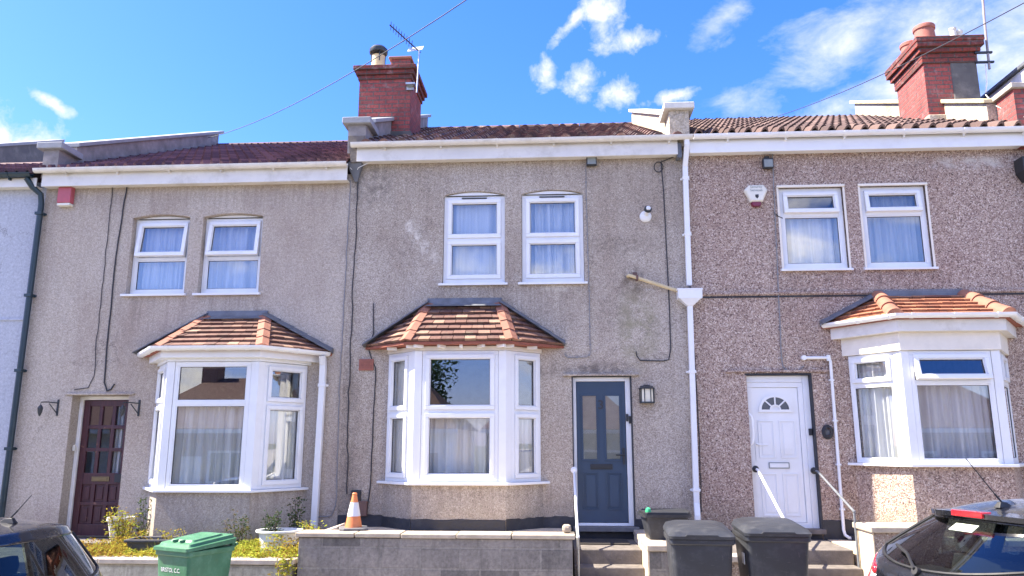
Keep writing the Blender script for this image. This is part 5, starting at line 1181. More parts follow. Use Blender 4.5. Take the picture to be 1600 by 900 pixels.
# aerials and overhead wires
def yagi():
    o = thing('tv_aerial', 'yagi television aerial strapped to the middle chimney', 'aerial', (-2.42, 1.42, 7.95))
    a = at(651, 145, 1.37); b = at(655, 82, 1.37); q = MB(); q.tube([a, b + Vector((0, 0, 0.03))], 0.014, 8); q.build('mast', 'galvanised', o, smooth=True)
    e0 = at(609, 39, 1.30); e1 = at(657, 82, 1.38); q = MB(); q.tube([e0, e1], 0.012, 6); dd = (e1 - e0); nrm = Vector((0.25, -0.95, 0.15)).normalized()
    boom = q.build('boom', 'cable_black', o)
    for k in range(9): p = e0 + dd * (0.04 + 0.085 * k); q = MB(); q.tube([p - nrm * 0.11, p + nrm * 0.11], 0.006, 5); q.build('element', 'cable_black', boom)
    q = MB(); c = at(649, 77, 1.40); u = Vector((0.95, 0.1, 0.18)).normalized(); v = Vector((0.05, 0.5, 0.8)).normalized()
    for s in (0.02, -0.10):
        p = c + v * s * 0.5 + Vector((0, 0.02 * (s > 0), 0)); q.prism([p - u * 0.13, p + u * 0.13, p + u * 0.13 + v * 0.07, p - u * 0.13 + v * 0.07], Vector((0, -0.008, 0.004)))
    q.build('reflector', 'tub_white', boom)
    q = MB(); q.box(-2.56, -2.40, 1.36, 1.50, 7.86, 7.89); q.box(-2.56, -2.44, 1.46, 1.50, 7.80, 7.92); q.build('bracket', 'galvanised', o)
yagi()
def mastC():
    o = thing('tv_aerial', 'tall aerial mast clamped to the side of the right chimney', 'aerial', (7.1, 1.4, 7.8))
    q = MB(); q.tube([at(1546, 108, 1.45), at(1538, 30, 1.45), at(1533, -40, 1.45)], 0.02, 8); q.build('mast', 'mast_grey', o, smooth=True)
    q = MB(); p = at(1544, 82, 1.45); q.box(6.95, p.x + 0.06, 1.43, 1.47, p.z - 0.015, p.z + 0.015); p = at(1545, 97, 1.45); q.box(6.95, p.x + 0.08, 1.43, 1.47, p.z - 0.015, p.z + 0.015); q.build('bracket', 'dark_metal', o)
    q = MB(); q.tube([at(1540, 145, 1.44), at(1542, 130, 1.44), at(1540, 100, 1.44)], 0.012, 6); q.build('aerial_lead', 'cable_white', o)
mastC()
cable([at(1540, 148, 0.8), at(1555, 165, 0.35), at(1585, 178, 0.0), at(1600, 183, -0.1)], 0.006, 'cable_white', 'white aerial lead looping down the cream parapet', seed=12, wig=0)
def wire(pts, label, r=0.012):
    q = MB(); q.tube(pts, r, 6); tag(q.build('overhead_wire', 'cable_black', smooth=True), label, 'wire', 'overhead telephone wires')
def sagw(a, b, s): return [a.lerp(b, k / 12) + Vector((0, 0, -s * 4 * (k / 12) * (1 - k / 12))) for k in range(13)]
wire(sagw(at(318, 217, 4.9), at(770, -28, -4.0), 0.25), 'overhead wire slanting up past the middle chimney', 0.006)
wire(sagw(at(1193, 188, 4.9), at(1700, -50, -4.0), 0.15), 'overhead wire slanting up past the right chimney', 0.006)

# ================================================================== traffic cone, planters, plants
def cone(x, y, z):
    o = thing('traffic_cone', 'orange and white traffic cone standing on the grey block wall', 'traffic cone', (x, y, z), 0.3)
    h = 0.37; f = lambda t: 0.10 * (1 - t) + 0.026 * t
    def seg(nm, t0, t1, mat, e=0.0): q = MB(); q.lathe([(f(t0) + e, 0.03 + h * t0), (f(t1) + e, 0.03 + h * t1)], (0, 0, 0), 24, cap=True); q.build(nm, mat, o, local=True, smooth=True, angle=50)
    seg('lower_band', 0.0, 0.36, 'cone_orange'); seg('reflective_sleeve', 0.34, 0.76, 'cone_white', 0.003); seg('upper_band', 0.74, 1.0, 'cone_orange')
    q = MB(); c = 0.05; s = 0.165; q.prism([(-s + c, -s, 0), (s - c, -s, 0), (s, -s + c, 0), (s, s - c, 0), (s - c, s, 0), (-s + c, s, 0), (-s, s - c, 0), (-s, -s + c, 0)], (0, 0, 0.03)); q.build('base', 'slate_grey', o, local=True, bevel=0.008)
    q = MB(); q.lathe([(0.028, 0.395), (0.030, 0.41), (0.02, 0.42), (0.0, 0.42)], (0, 0, 0), 14); q.build('tip', 'cone_orange', o, local=True, smooth=True)
cone(-2.43, -1.40, 0.832)
q = MB(); q.loft([[(-2.78 + dx, -1.25 + dy, 0.73 + dz + h) for dx, dy, dz in ((-0.16, -0.12, 0.0), (0.16, -0.14, 0.10), (0.18, 0.12, 0.12), (-0.15, 0.13, 0.01))] for h in (0.0, 0.035)]); tag(q.build('paving_slab', 'coping_stone', bevel=0.006), 'loose broken slab leaning on the wall left of the cone', 'slab')
q = MB(); q.box(0.02, 0.12, -1.60, -1.48, 0.832, 0.92); tag(q.build('loose_stone', 'coping_buff', bevel=0.03), 'rounded buff stone on the right end of the grey wall', 'stone')

def leaves(mb, c, ext, n, size, r, flat=0.5, shape='ball', tint=(0, 1)):
    c = Vector(c)
    for _ in range(n):
        while True:
            p = Vector((r.uniform(-1, 1), r.uniform(-1, 1), r.uniform(-1, 1)))
            if p.length <= 1: break
        P = c + Vector((p.x * ext[0], p.y * ext[1], p.z * ext[2])); leaf(mb, P, size * r.uniform(0.6, 1.3), r, r.uniform(*tint))
def leaf(mb, P, s, r, t):
    u = Vector((r.gauss(0, 1), r.gauss(0, 1), r.gauss(0, 0.6))).normalized(); v = u.cross(Vector((r.gauss(0, 1), r.gauss(0, 1), r.gauss(0, 1)))).normalized()
    mb.face([P - u * s, P - u * 0.2 * s + v * s * 0.42, P + u * s, P - u * 0.2 * s - v * s * 0.42], t)
def plant(name, label, base, h, spread, n, size, stems, seed, mat='leaf_shrub', tint=(0, 1), lean=(0, 0), group='plants in the left garden'):
    r = random.Random(seed); o = thing(name, label, 'plant', base, group=group); b = Vector(base); st = MB(); lf = MB()
    for k in range(stems):
        tip = b + Vector((r.uniform(-1, 1) * spread + lean[0], r.uniform(-1, 1) * spread * 0.7 + lean[1], h * r.uniform(0.6, 1.0))); mid = b.lerp(tip, 0.5) + Vector((r.uniform(-.04, .04), r.uniform(-.04, .04), 0))
        pts = [b + Vector((r.uniform(-.03, .03), r.uniform(-.03, .03), -0.03)), mid, tip]; st.tube(pts, 0.005, 5, r1=0.002)
        for q in range(n // stems):
            f = r.uniform(0.1, 1.05); P = (pts[0].lerp(mid, f * 2) if f < 0.5 else mid.lerp(tip, f * 2 - 1)) + Vector((r.gauss(0, 1), r.gauss(0, 1), r.gauss(0, 0.7))) * (0.028 + 0.03 * (1 - f))
            leaf(lf, P, size * r.uniform(0.6, 1.2), r, r.uniform(*tint))
    st.build('stem', 'bark', o); lf.build('foliage', mat, o)
    return o
r = random.Random(11); wd = MB()
for k in range(15000):
    x = r.uniform(-5.9, -3.06); y = r.uniform(-1.62, -0.75); dens = 0.5 + 0.5 * math.sin(x * 4.1 + 1) * math.cos(y * 5 + x)
    if r.random() > 0.55 + 0.45 * dens: continue
    hh = (0.09 + 0.17 * dens + (0.14 if x > -3.45 else 0) + (0.06 if -5.75 < x < -5.2 else 0)) * r.random()
    if y < -1.5: hh = 0.1 + hh * 0.4
    leaf(wd, Vector((x, y, 0.43 + hh)), r.uniform(0.011, 0.025), r, min(1, max(0, 0.45 + 0.35 * math.sin(x * 2.3 + y) + r.gauss(0, 0.2))))
for k in range(2600):
    x = r.uniform(-5.9, -3.06); y = r.uniform(-1.56, -0.5); hgt = r.uniform(0.08, 0.24) * (0.6 + 0.6 * abs(math.sin(x * 3.7))); a = r.uniform(0, 6.28); d = Vector((math.cos(a), math.sin(a), 0)); w_ = d.cross(Vector((0, 0, 1))) * 0.006; p = Vector((x, y, 0.42)); m_ = p + d * hgt * 0.15 + Vector((0, 0, hgt * 0.6)); e_ = p + d * hgt * r.uniform(0.3, 0.6) + Vector((0, 0, hgt)); t_ = min(1, max(0, r.gauss(0.35, 0.28)))
    wd.face([p - w_, p + w_, m_ + w_ * 0.7, m_ - w_ * 0.7], t_); wd.face([m_ - w_ * 0.7, m_ + w_ * 0.7, e_], t_)
for k in range(34):
    x = r.choice([r.uniform(-5.9, -4.75), r.uniform(-4.3, -3.1), r.uniform(-3.6, -3.08)]); y = r.uniform(-1.60, -0.9)
    tt = r.random() * 0.6; leaves(wd, (x, y, 0.50 + r.uniform(-0.03, 0.06)), (r.uniform(0.08, 0.17), 0.12, r.uniform(0.06, 0.12)), 170, 0.018, r, tint=(tt, tt + 0.4))
for k in range(420):
    x = -3.10 + r.gauss(0, 0.06); z = 0.62 - abs(r.gauss(0, 0.22)); leaf(wd, Vector((x, -1.72 - abs(r.gauss(0, 0.05)), z)), r.uniform(0.012, 0.028), r, r.random())
wd.build('weeds', 'leaf_weed', kind='stuff')
for i, (px, py, Y, h, n, lab) in enumerate([(172, 885, -1.95, 0.30, 240, 'straggling yellow weed at the foot of the low wall beside the left car'), (488, 822, -1.35, 0.10, 150, 'small leafy weed at the left end of the grey wall')]):
    p = at(px, py, Y); p.z = (gz(p.x) + PAVE) if i == 0 else 0.74
    plant('weed_plant', lab, tuple(p), (0.48 if i == 0 else 0.2), 0.14, n, 0.022, 7, 90 + i, 'leaf_weed', group='weeds by the left garden')
plant('shrub', 'bushy shrub with yellowing leaves beside the white pot', (-5.66, -0.62, 0.44), 0.60, 0.22, 1100, 0.022, 16, 81, 'leaf_weed', (0.0, 0.75), lean=(0.0, -0.05))
plant('shrub', 'dark green spiky shrub against the left corner of the left bay', (-5.58, -0.40, 0.44), 0.80, 0.10, 240, 0.024, 6, 82, tint=(0.1, 0.7), lean=(0.1, 0))
plant('shrub', 'thin brown and green plant left of the white tub', (-4.0, -0.95, 0.44), 0.58, 0.17, 520, 0.02, 10, 83, tint=(0.3, 1), lean=(-0.04, 0))
plant('shrub', 'dark leafy sprig growing in the white tub', (-3.58, -0.95, 0.62), 0.42, 0.10, 380, 0.02, 8, 84, tint=(0.0, 0.7))
plant('shrub', 'tall weedy plant by the foot of the left white downpipe', (-3.42, -0.55, 0.44), 0.75, 0.12, 440, 0.024, 9, 85, tint=(0.1, 0.85), lean=(-0.02, 0))
def tub():
    o = thing('plant_tub', 'shallow white plastic tub in the weeds right of the green bin', 'planter', (-3.45, -1.02, 0.45)); q = MB()
    def ov(rx, ry, z): return [(rx * math.cos(2 * math.pi * k / 32), ry * math.sin(2 * math.pi * k / 32), z) for k in range(32)]
    q.loft([ov(0.20, 0.17, 0), ov(0.245, 0.21, 0.30), ov(0.285, 0.25, 0.315), ov(0.285, 0.25, 0.335), ov(0.24, 0.205, 0.335), ov(0.22, 0.185, 0.22)], True, False); q.build('tub', 'tub_white', o, local=True, smooth=True, angle=40)
    q = MB(); q.loft([ov(0.222, 0.187, 0.215), ov(0.222, 0.187, 0.25)]); q.build('soil', 'soil', o, local=True)
tub()
def trough():
    o = thing('plant_trough', 'dark grey plastic trough in the garden behind the green bin', 'planter', (-4.92, -1.08, 0.46), 0.05); q = MB()
    R_ = lambda a, b, z: [(-a, -b, z), (a, -b, z), (a, b, z), (-a, b, z)]
    q.loft([R_(0.29, 0.14, 0), R_(0.33, 0.17, 0.19), R_(0.355, 0.195, 0.19), R_(0.355, 0.195, 0.225), R_(0.32, 0.16, 0.225), R_(0.30, 0.15, 0.13)], True, False); q.build('trough', 'pot_grey', o, local=True, bevel=0.008)
    q = MB(); q.loft([R_(0.298, 0.148, 0.128), R_(0.30, 0.15, 0.17)]); q.build('soil', 'soil', o, local=True)
trough()
plant('shrub', 'wispy dry plant growing from the dark grey trough', (-4.78, -1.05, 0.60), 0.22, 0.2, 150, 0.018, 8, 86, 'leaf_weed', (0, 0.6))
def wpot():
    p = Vector((-5.86, -0.36, 0.55)); o = thing('flower_pot', 'weathered white flower pot half hidden by the yellow shrub', 'planter', p); q = MB()
    q.lathe([(0.10, 0), (0.15, 0.26), (0.17, 0.27), (0.17, 0.31), (0.145, 0.31), (0.13, 0.2)], (0, 0, 0), 22); q.build('pot', 'pot_white', o, local=True, smooth=True, angle=40)
    q = MB(); q.lathe([(0.128, 0.2), (0.128, 0.25)], (0, 0, 0), 18); q.build('soil', 'soil', o, local=True)
wpot()

# ================================================================== bins and box
def rr_(w, d0, d1, rad_, z, n=5):
    """rounded rectangle ring, x ±w, y d0..d1"""
    P = []
    for cx, cy, a0 in ((w - rad_, d0 + rad_, -90), (w - rad_, d1 - rad_, 0), (-w + rad_, d1 - rad_, 90), (-w + rad_, d0 + rad_, 180)):
        for k in range(n + 1): a = rad(a0 + 90 * k / n); P.append((cx + rad_ * math.cos(a), cy + rad_ * math.sin(a), z))
    return P
def wheelie(name, label, x, y, rz, mat, group, number=None, style='black'):
    o = thing(name, label, 'wheelie bin', (x, y, gz(x) + PAVE), rz, group)
    q = MB(); q.loft([rr_(0.225, -0.23, 0.24, 0.05, 0.06), rr_(0.235, -0.25, 0.26, 0.05, 0.10), rr_(0.285, -0.335, 0.33, 0.045, 0.93), rr_(0.285, -0.335, 0.33, 0.045, 0.965)]); body = q.build('bin_body', mat, o, local=True, smooth=True, angle=38)
    q = MB(); q.loft([rr_(0.295, -0.350, 0.345, 0.05, 0.925), rr_(0.302, -0.358, 0.350, 0.05, 0.935), rr_(0.302, -0.358, 0.350, 0.05, 0.972), rr_(0.29, -0.34, 0.34, 0.05, 0.976)]); q.build('rim', mat, o, local=True, smooth=True, angle=38)
    q = MB()
    if style == 'black':
        q.loft([[(p[0], p[1], 0.978 + 0.02 * (p[1] + 0.38) / 0.72) for p in rr_(0.305, -0.385, 0.355, 0.06, 0)],
                [(p[0], p[1], 1.005 + 0.02 * (p[1] + 0.38) / 0.72) for p in rr_(0.308, -0.390, 0.355, 0.06, 0)],
                [(p[0], p[1], 1.035 + 0.035 * (p[1] + 0.36) / 0.7) for p in rr_(0.285, -0.345, 0.345, 0.07, 0)],
                [(p[0], p[1], 1.058 + 0.035 * (p[1] + 0.36) / 0.7) for p in rr_(0.23, -0.26, 0.30, 0.09, 0)],
                [(p[0], p[1], 1.066 + 0.03 * (p[1] + 0.36) / 0.7) for p in rr_(0.12, -0.12, 0.2, 0.08, 0)]])
    else:
        q.loft([[(p[0], p[1], 0.975 + 0.03 * (p[1] + 0.38) / 0.72) for p in rr_(0.305, -0.385, 0.355, 0.04, 0)],
                [(p[0], p[1], 1.005 + 0.045 * (p[1] + 0.38) / 0.72) for p in rr_(0.305, -0.385, 0.355, 0.04, 0)],
                [(p[0], p[1], 1.010 + 0.05 * (p[1] + 0.36) / 0.7) for p in rr_(0.275, -0.335, 0.345, 0.04, 0)],
                [(p[0], p[1], 1.035 + 0.05 * (p[1] + 0.36) / 0.7) for p in rr_(0.262, -0.32, 0.335, 0.04, 0)],
                [(p[0], p[1], 1.038 + 0.05 * (p[1] + 0.36) / 0.7) for p in rr_(0.20, -0.24, 0.24, 0.04, 0)],
                [(p[0], p[1], 1.055 + 0.05 * (p[1] + 0.36) / 0.7) for p in rr_(0.185, -0.22, 0.22, 0.04, 0)]])
    ld = q.build('lid', mat, o, local=True, smooth=True, angle=32)
    q = MB()
    if style == 'black':
        q.prism([(-0.17, -0.392, 0.998), (0.17, -0.392, 0.998), (0.14, -0.392, 1.022), (-0.14, -0.392, 1.022)], (0, 0.03, 0)); q.build('lid_grip', 'black_plastic', ld, local=True, bevel=0.006)
    else:
        for sx in (-0.06, 0.06): q.box(sx - 0.008, sx + 0.008, -0.30, -0.22, 1.045, 1.068)
        q.build('lid_rib', mat, ld, local=True, bevel=0.003)
    q = MB(); q.tube([(-0.26, 0.395, 0.985), (0.26, 0.395, 0.985)], 0.017, 10)
    for sx in (-0.22, 0, 0.22): q.box(sx - 0.018, sx + 0.018, 0.335, 0.40, 0.955, 1.0)
    q.build('handle', mat, o, local=True, smooth=True, angle=40)
    q = MB(); q.tube([(-0.25, 0.22, 0.10), (0.25, 0.22, 0.10)], 0.012, 8); q.build('axle', 'galvanised', o, local=True)
    for sx in (-0.26, 0.26): q = MB(); q.lathe([(0.0, -0.025), (0.07, -0.025), (0.098, -0.018), (0.10, 0), (0.098, 0.018), (0.07, 0.025), (0.0, 0.025)], (sx, 0.22, 0.10), 20, 'x'); q.build('wheel', 'black_plastic', o, local=True, smooth=True, angle=40)
    return o, body
b1, _b = wheelie('wheelie_bin', 'black wheelie bin in front of the steps, left of the pair', 1.335, -2.72, rad(-3), 'bin_black', 'black wheelie bins on the pavement')
b2 = copy_tree(b1); b2.location = (2.03, -2.72, gz(2.03) + PAVE); b2.rotation_euler = (0, 0, rad(-2)); b2['label'] = 'black wheelie bin in front of the white door, right of the pair'
q = MB(); q.box(-0.287, -0.281, -0.17, -0.06, 0.70, 0.80); st = q.build('label_sticker', 'tub_white', b2, local=True)
gx, gy = -3.80, -2.48
gb, gbody = wheelie('wheelie_bin', 'green wheelie bin in front of the low cream wall', gx, gy, rad(-24), 'bin_green', None, style='green'); gb.scale = (0.86, 0.86, 1.05)
cu = bpy.data.curves.new('lettering', 'FONT'); cu.body = 'BRISTOL C.C.'; cu.size = 0.055; cu.extrude = 0.001; cu.align_x = 'CENTER'
no = text_mesh('lettering', cu); no.data.materials.append(M['tub_white']); no.parent = gbody; no.location = (-0.03, -0.322, 0.775); no.rotation_euler = (math.pi / 2 + rad(5.8), 0, 0)
def rbox():
    o = thing('recycling_box', 'black recycling box with a ragged rim resting on the step wall', 'recycling box', (1.24, -1.0, 0.716), rad(4)); q = MB()
    q.loft([rr_(0.20, -0.16, 0.16, 0.03, 0), rr_(0.255, -0.20, 0.20, 0.04, 0.25), rr_(0.285, -0.225, 0.225, 0.04, 0.255), rr_(0.29, -0.23, 0.23, 0.04, 0.29), rr_(0.25, -0.19, 0.19, 0.04, 0.285), rr_(0.21, -0.16, 0.16, 0.03, 0.05)], True, True); q.build('box_body', 'bin_black', o, local=True, smooth=True, angle=38)
    q = MB(); r = random.Random(3)
    q.loft([[(p[0] * 1.0, p[1] * 1.0, p[2] + r.uniform(-0.012, 0.016)) for p in rr_(0.275, -0.215, 0.215, 0.05, z)] for z in (0.285, 0.31)], True, True); q.build('net_cover', 'black_plastic', o, local=True)
    q = MB(); q.lathe([(0.0, -0.03), (0.03, -0.02), (0.036, 0.0), (0.03, 0.035), (0.012, 0.05), (0, 0.052)], (-0.20, -0.15, 0.315), 12); tag(q.build('bottle_top', 'bottle_green', smooth=True), 'green bottle end poking out of the recycling box', 'bottle'); return o
plain('bottle_green', (0.05, 0.42, 0.18), 0.3)
rb = rbox()
bpy.data.objects['bottle_top'].location = (1.24, -1.0, 0.716)

# ================================================================== parked cars
def cr(p, t):
    n = len(p) - 1; i = min(n - 1, max(0, int(t))); f = t - i
    a, b, c, d = p[max(0, i - 1)], p[i], p[i + 1], p[min(n, i + 2)]; o = []
    for k in range(len(b)):
        m0 = (c[k] - a[k]) * 0.4; m1 = (d[k] - b[k]) * 0.4; f2, f3 = f * f, f * f * f
        o.append((2 * f3 - 3 * f2 + 1) * b[k] + (f3 - 2 * f2 + f) * m0 + (-2 * f3 + 3 * f2) * c[k] + (f3 - f2) * m1)
    return o
PROF = [(.16, .26, .78, .10, 0), (.03, .42, .81, .16, 0), (.0, .60, .83, .20, 0), (.02, .72, .83, .25, 0), (.04, .83, .82, .30, -.03), (.08, .97, .775, .38, -.10),
        (.66, 1.335, .60, .16, .02), (.76, 1.385, .575, .10, .04), (1.25, 1.45, .585, .03, .05), (1.95, 1.455, .60, 0, .05), (2.4, 1.375, .60, -.06, .05), (3.05, .985, .72, -.20, .04),
        (3.6, .87, .76, -.28, .06), (3.95, .72, .76, -.34, .06), (4.02, .5, .78, -.34, 0), (3.95, .25, .78, -.3, 0)]
STEEP = PROF[:3] + [(.02, .74, .83, .22, 0), (.05, .86, .82, .24, -.01), (.10, 1.02, .79, .26, -.03), (.34, 1.40, .62, .20, .02), (.46, 1.475, .60, .14, .05), (1.15, 1.53, .61, .04, .05), (1.95, 1.535, .61, 0, .05), (2.45, 1.45, .61, -.06, .05)] + PROF[11:]
def car(name, label, loc, rz, group=None, scale=1.0, PROF=PROF, spoiler=True):
    o = thing(name, label, 'car', loc, rz, group); o.scale = (scale,) * 3
    def T(t, u):
        x, z, w_, wr, dr_ = cr(PROF, t); a = abs(u); return Vector((x + wr * a ** 2.6, w_ * u, z - dr_ * a * a))
    def Wd(z): return 0.815 if z >= .93 else 0.815 + 0.03 * math.sin(math.pi * min(1, max(0, (z - .25) / .68)))
    ts = sorted(set([k / 6 for k in range(0, 91)] + [5.10, 5.92, 10.06, 10.95])); us = [k / 14 for k in range(-14, 15)]
    body = MB(); rg = MB(); ws = MB(); tl = [MB(), MB()]; cl = [MB(), MB()]; sg = [MB(), MB()]; seam = MB()
    for i in range(len(ts) - 1):
        tm = (ts[i] + ts[i + 1]) / 2
        for j in range(len(us) - 1):
            um = abs(us[j] + us[j + 1]) / 2; P = [T(ts[i], us[j]), T(ts[i], us[j + 1]), T(ts[i + 1], us[j + 1]), T(ts[i + 1], us[j])]
            sd = 0 if us[j] < 0 else 1
            if 5.1 < tm < 5.92 and um < 0.93: rg.face(P)
            elif 10.06 < tm < 10.95 and um < 0.93: ws.face(P)
            elif 3.3 < tm < 4.66 and um > 0.62: (cl if (um < 0.86 and tm < 4.33) else tl)[sd].face(P)
            else: body.face(P)
    nv = 26
    for sd, sgn in ((0, -1), (1, 1)):
        for i in range(len(ts) - 1):
            cols = []
            for t in (ts[i], ts[i + 1]):
                E_ = T(t, sgn); c = []; we = Wd(E_.z)
                for k in range(nv + 1):
                    f = k / nv; z = E_.z + (0.25 - E_.z) * f
                    if E_.z > 0.93 and z > 0.93: y = abs(E_.y) + (0.815 - abs(E_.y)) * ((E_.z - z) / (E_.z - 0.93))
                    elif E_.z > 0.93: y = Wd(z)
                    else: y = Wd(z) + (abs(E_.y) - we) * (1 - f)
                    c.append(Vector((E_.x, sgn * y, z)))
                cols.append(c)
            ex = (cols[0][0].x + cols[1][0].x) / 2; ez = (cols[0][0].z + cols[1][0].z) / 2
            for k in range(nv):
                P = [cols[0][k], cols[1][k], cols[1][k + 1], cols[0][k + 1]]; zm = sum(p.z for p in P) / 4; xm = sum(p.x for p in P) / 4
                if sgn < 0: P = P[::-1]
                if ez > 1.2 and 0.985 < zm < ez - 0.05 and 0.95 < xm < 2.75 and not 1.55 < xm < 1.63: sg[sd].face(P)
                elif xm < 0.62 and 0.735 < zm < 0.915: tl[sd].face(P)
                else: body.face(P)
    body.build('body', 'car_paint', o, local=True, smooth=True, angle=55, solid=0.012); rg.build('rear_window', 'car_glass', o, local=True, smooth=True, angle=80); ws.build('windscreen', 'car_glass', o, local=True, smooth=True, angle=80)
    for sd in (0, 1):
        t_ = tl[sd].build('tail_light', 'red_lens', o, local=True, smooth=True, angle=80, solid=0.022); cl[sd].build('reversing_lens', 'clear_lens', t_, local=True, smooth=True, angle=80, solid=0.02)
        sg[sd].build('side_window', 'car_glass', o, local=True, smooth=True, angle=80)
    # rubber surround of the rear window
    edge = [T(5.10, u * 0.93) for u in us] ; top = [T(5.92, u * 0.93) for u in us]
    nb = Vector((-0.006, 0, 0.004)); q = MB(); q.tube([p + nb for p in edge], 0.010, 6); q.tube([T(5.1 + 0.82 * k / 8, 0.93) + nb for k in range(9)], 0.010, 6); q.tube([T(5.1 + 0.82 * k / 8, -0.93) + nb for k in range(9)], 0.010, 6); q.build('window_seal', 'car_trim', o, local=True, smooth=True)
    # spoiler with high brake light
    q = MB(); rings = []
    if not spoiler: return car_rest(o, T, 0.45)
    for u in [k / 12 for k in range(-12, 13)]:
        p = T(6.0, u * 0.99); b = T(6.9, u * 0.99); e = Vector((-0.10 + 0.05 * u * u, 0, 0.0))
        rings.append([b + Vector((0, 0, 0.012)), p + Vector((0.02, 0, 0.052)), p + e + Vector((0, 0, 0.045)), p + e + Vector((0.006, 0, 0.008)), p + Vector((0.05, 0, 0.0)), b + Vector((0, 0, -0.01))])
    q.loft(rings); sp = q.build('spoiler', 'car_paint', o, local=True, smooth=True, angle=40)
    p = T(6.0, 0); q = MB(); q.box(p.x - 0.112, p.x - 0.02, -0.14, 0.14, p.z + 0.014, p.z + 0.056); q.build('brake_light', 'red_lens', sp, local=True, bevel=0.006)
    return car_rest(o, T)
def car_rest(o, T, rod=1.0):
    p = T(5.03, 0.0); q = MB(); q.tube([p + Vector((-0.03, 0, 0.02)), p + Vector((0.02, 0, 0.0))], 0.03, 12); q.build('wiper_pivot', 'car_trim', o, local=True, smooth=True, angle=50)
    q = MB(); q.tube([p + Vector((-0.03, 0, 0.03)), T(5.25, 0.25) + Vector((-0.035, 0, 0.03)), T(5.30, 0.55) + Vector((-0.03, 0, 0.025))], 0.012, 6); q.build('wiper', 'car_trim', o, local=True)
    p = T(7.35, 0.0); q = MB(); q.loft([[p + Vector((-0.07, s * 0.03, 0)), p + Vector((0.09, s * 0.012, 0)), p + Vector((0.02, s * 0.012, 0.04)), p + Vector((-0.04, s * 0.015, 0.045))] for s in (-1, 1)]); ab = q.build('antenna_base', 'car_trim', o, local=True, bevel=0.005)
    q = MB(); q.tube([p + Vector((-0.01, 0, 0.035)), p + Vector((-0.07, 0, 0.10))], 0.007, 6); q.tube([p + Vector((-0.07, 0, 0.10)), p + Vector((-0.07 - 0.22 * rod, 0.0, 0.10 + 0.26 * rod))], 0.0045, 6, r1=0.003); q.build('antenna_rod', 'car_trim', ab, local=True)
    q = MB(); q.box(0.75, 3.0, -0.74, 0.74, 0.30, 0.36); q.box(0.34, 0.72, -0.60, 0.60, 0.90, 0.925); q.box(2.65, 3.05, -0.66, 0.66, 0.80, 0.96); q.build('cabin_floor', 'car_trim', o, local=True)
    def seat(x, y, w_, hd):
        q = MB(); q.loft([rr_(w_, x - 0.07, x + 0.09, 0.05, 0.50), rr_(w_, x - 0.08, x + 0.05, 0.05, 0.85), rr_(w_ * 0.85, x - 0.10, x + 0.0, 0.045, 1.02)]); m = Matrix.Rotation(math.pi / 2, 4, 'Z')
        q.v = [Vector((p.y, p.x + y, p.z)) for p in q.v]; s_ = q.build('car_seat', 'car_seat', o, local=True, smooth=True, angle=40)
        for hy in hd:
            q = MB(); q.loft([rr_(0.12, x - 0.10, x - 0.02, 0.035, 1.05), rr_(0.125, x - 0.11, x - 0.02, 0.035, 1.12), rr_(0.10, x - 0.105, x - 0.03, 0.03, 1.19)]); q.v = [Vector((p.y, p.x + y + hy, p.z)) for p in q.v]; q.build('headrest', 'car_seat', s_, local=True, smooth=True, angle=40)
    seat(0.95, 0, 0.60, (-0.36, 0.36)); seat(1.75, -0.36, 0.26, (0,)); seat(1.75, 0.36, 0.26, (0,))
    for x in (0.72, 3.2):
        for sy in (-0.76, 0.76):
            q = MB(); q.lathe([(0.0, -0.09), (0.19, -0.09), (0.27, -0.10), (0.305, -0.07), (0.31, 0), (0.305, 0.07), (0.27, 0.10), (0.19, 0.09), (0, 0.09)], (0, 0, 0), 28, 'x'); q.v = [Vector((p.y + x, p.x + sy, p.z + 0.31)) for p in q.v]; w_ = q.build('wheel', 'car_trim', o, local=True, smooth=True, angle=40)
            q = MB(); q.lathe([(0.0, 0.0), (0.18, 0.01), (0.19, 0.0)], (0, 0, 0), 20, 'x'); q.v = [Vector((p.y + x, p.x + sy + (0.095 if sy > 0 else -0.105), p.z + 0.31)) for p in q.v]; q.build('rim', 'chrome', w_, local=True, smooth=True)
    q = MB(); p = T(4.1, 0); q.lathe([(0.0, 0.0), (0.05, 0.004), (0.05, 0.012), (0.0, 0.02)], (0, 0, 0), 20); q.v = [Vector((p.x - v.z - 0.004, v.x, v.y * 1.0 + p.z)) for v in q.v]; q.build('badge', 'chrome', o, local=True, smooth=True, angle=40)
    return o, T
CARZ = gz(3.5) + ROAD; CRZ = rad(17); bp = at(1500, 800, -4.62)
RC = (bp.x - 0.5 * math.cos(CRZ), bp.y - 0.5 * math.sin(CRZ), bp.z - 1.385); print('car z', RC, CARZ)
rc, T = car('parked_car', 'black hatchback parked at the right with a red high brake light', RC, CRZ, 'cars parked along the kerb')
q = MB(); a, b = T(5.68, 0.18), T(5.68, -0.18); c = T(5.82, 0.18); dn = Vector((-0.003, 0, 0.004)); q.face([T(5.70, 0.22) + dn, T(5.70, -0.12) + dn, T(5.82, -0.12) + dn, T(5.82, 0.22) + dn]); q.build('window_sticker', 'sticker', bpy.data.objects['rear_window'], local=True, solid=0.002)
cp = at(113, 830, -4.0)
LC = (cp.x + 0.50, -4.60, cp.z - 1.375)
lc, T2 = car('parked_car', 'dark hatchback parked at the left, cut by the photo edge', LC, math.pi, 'cars parked along the kerb', PROF=STEEP, spoiler=False)

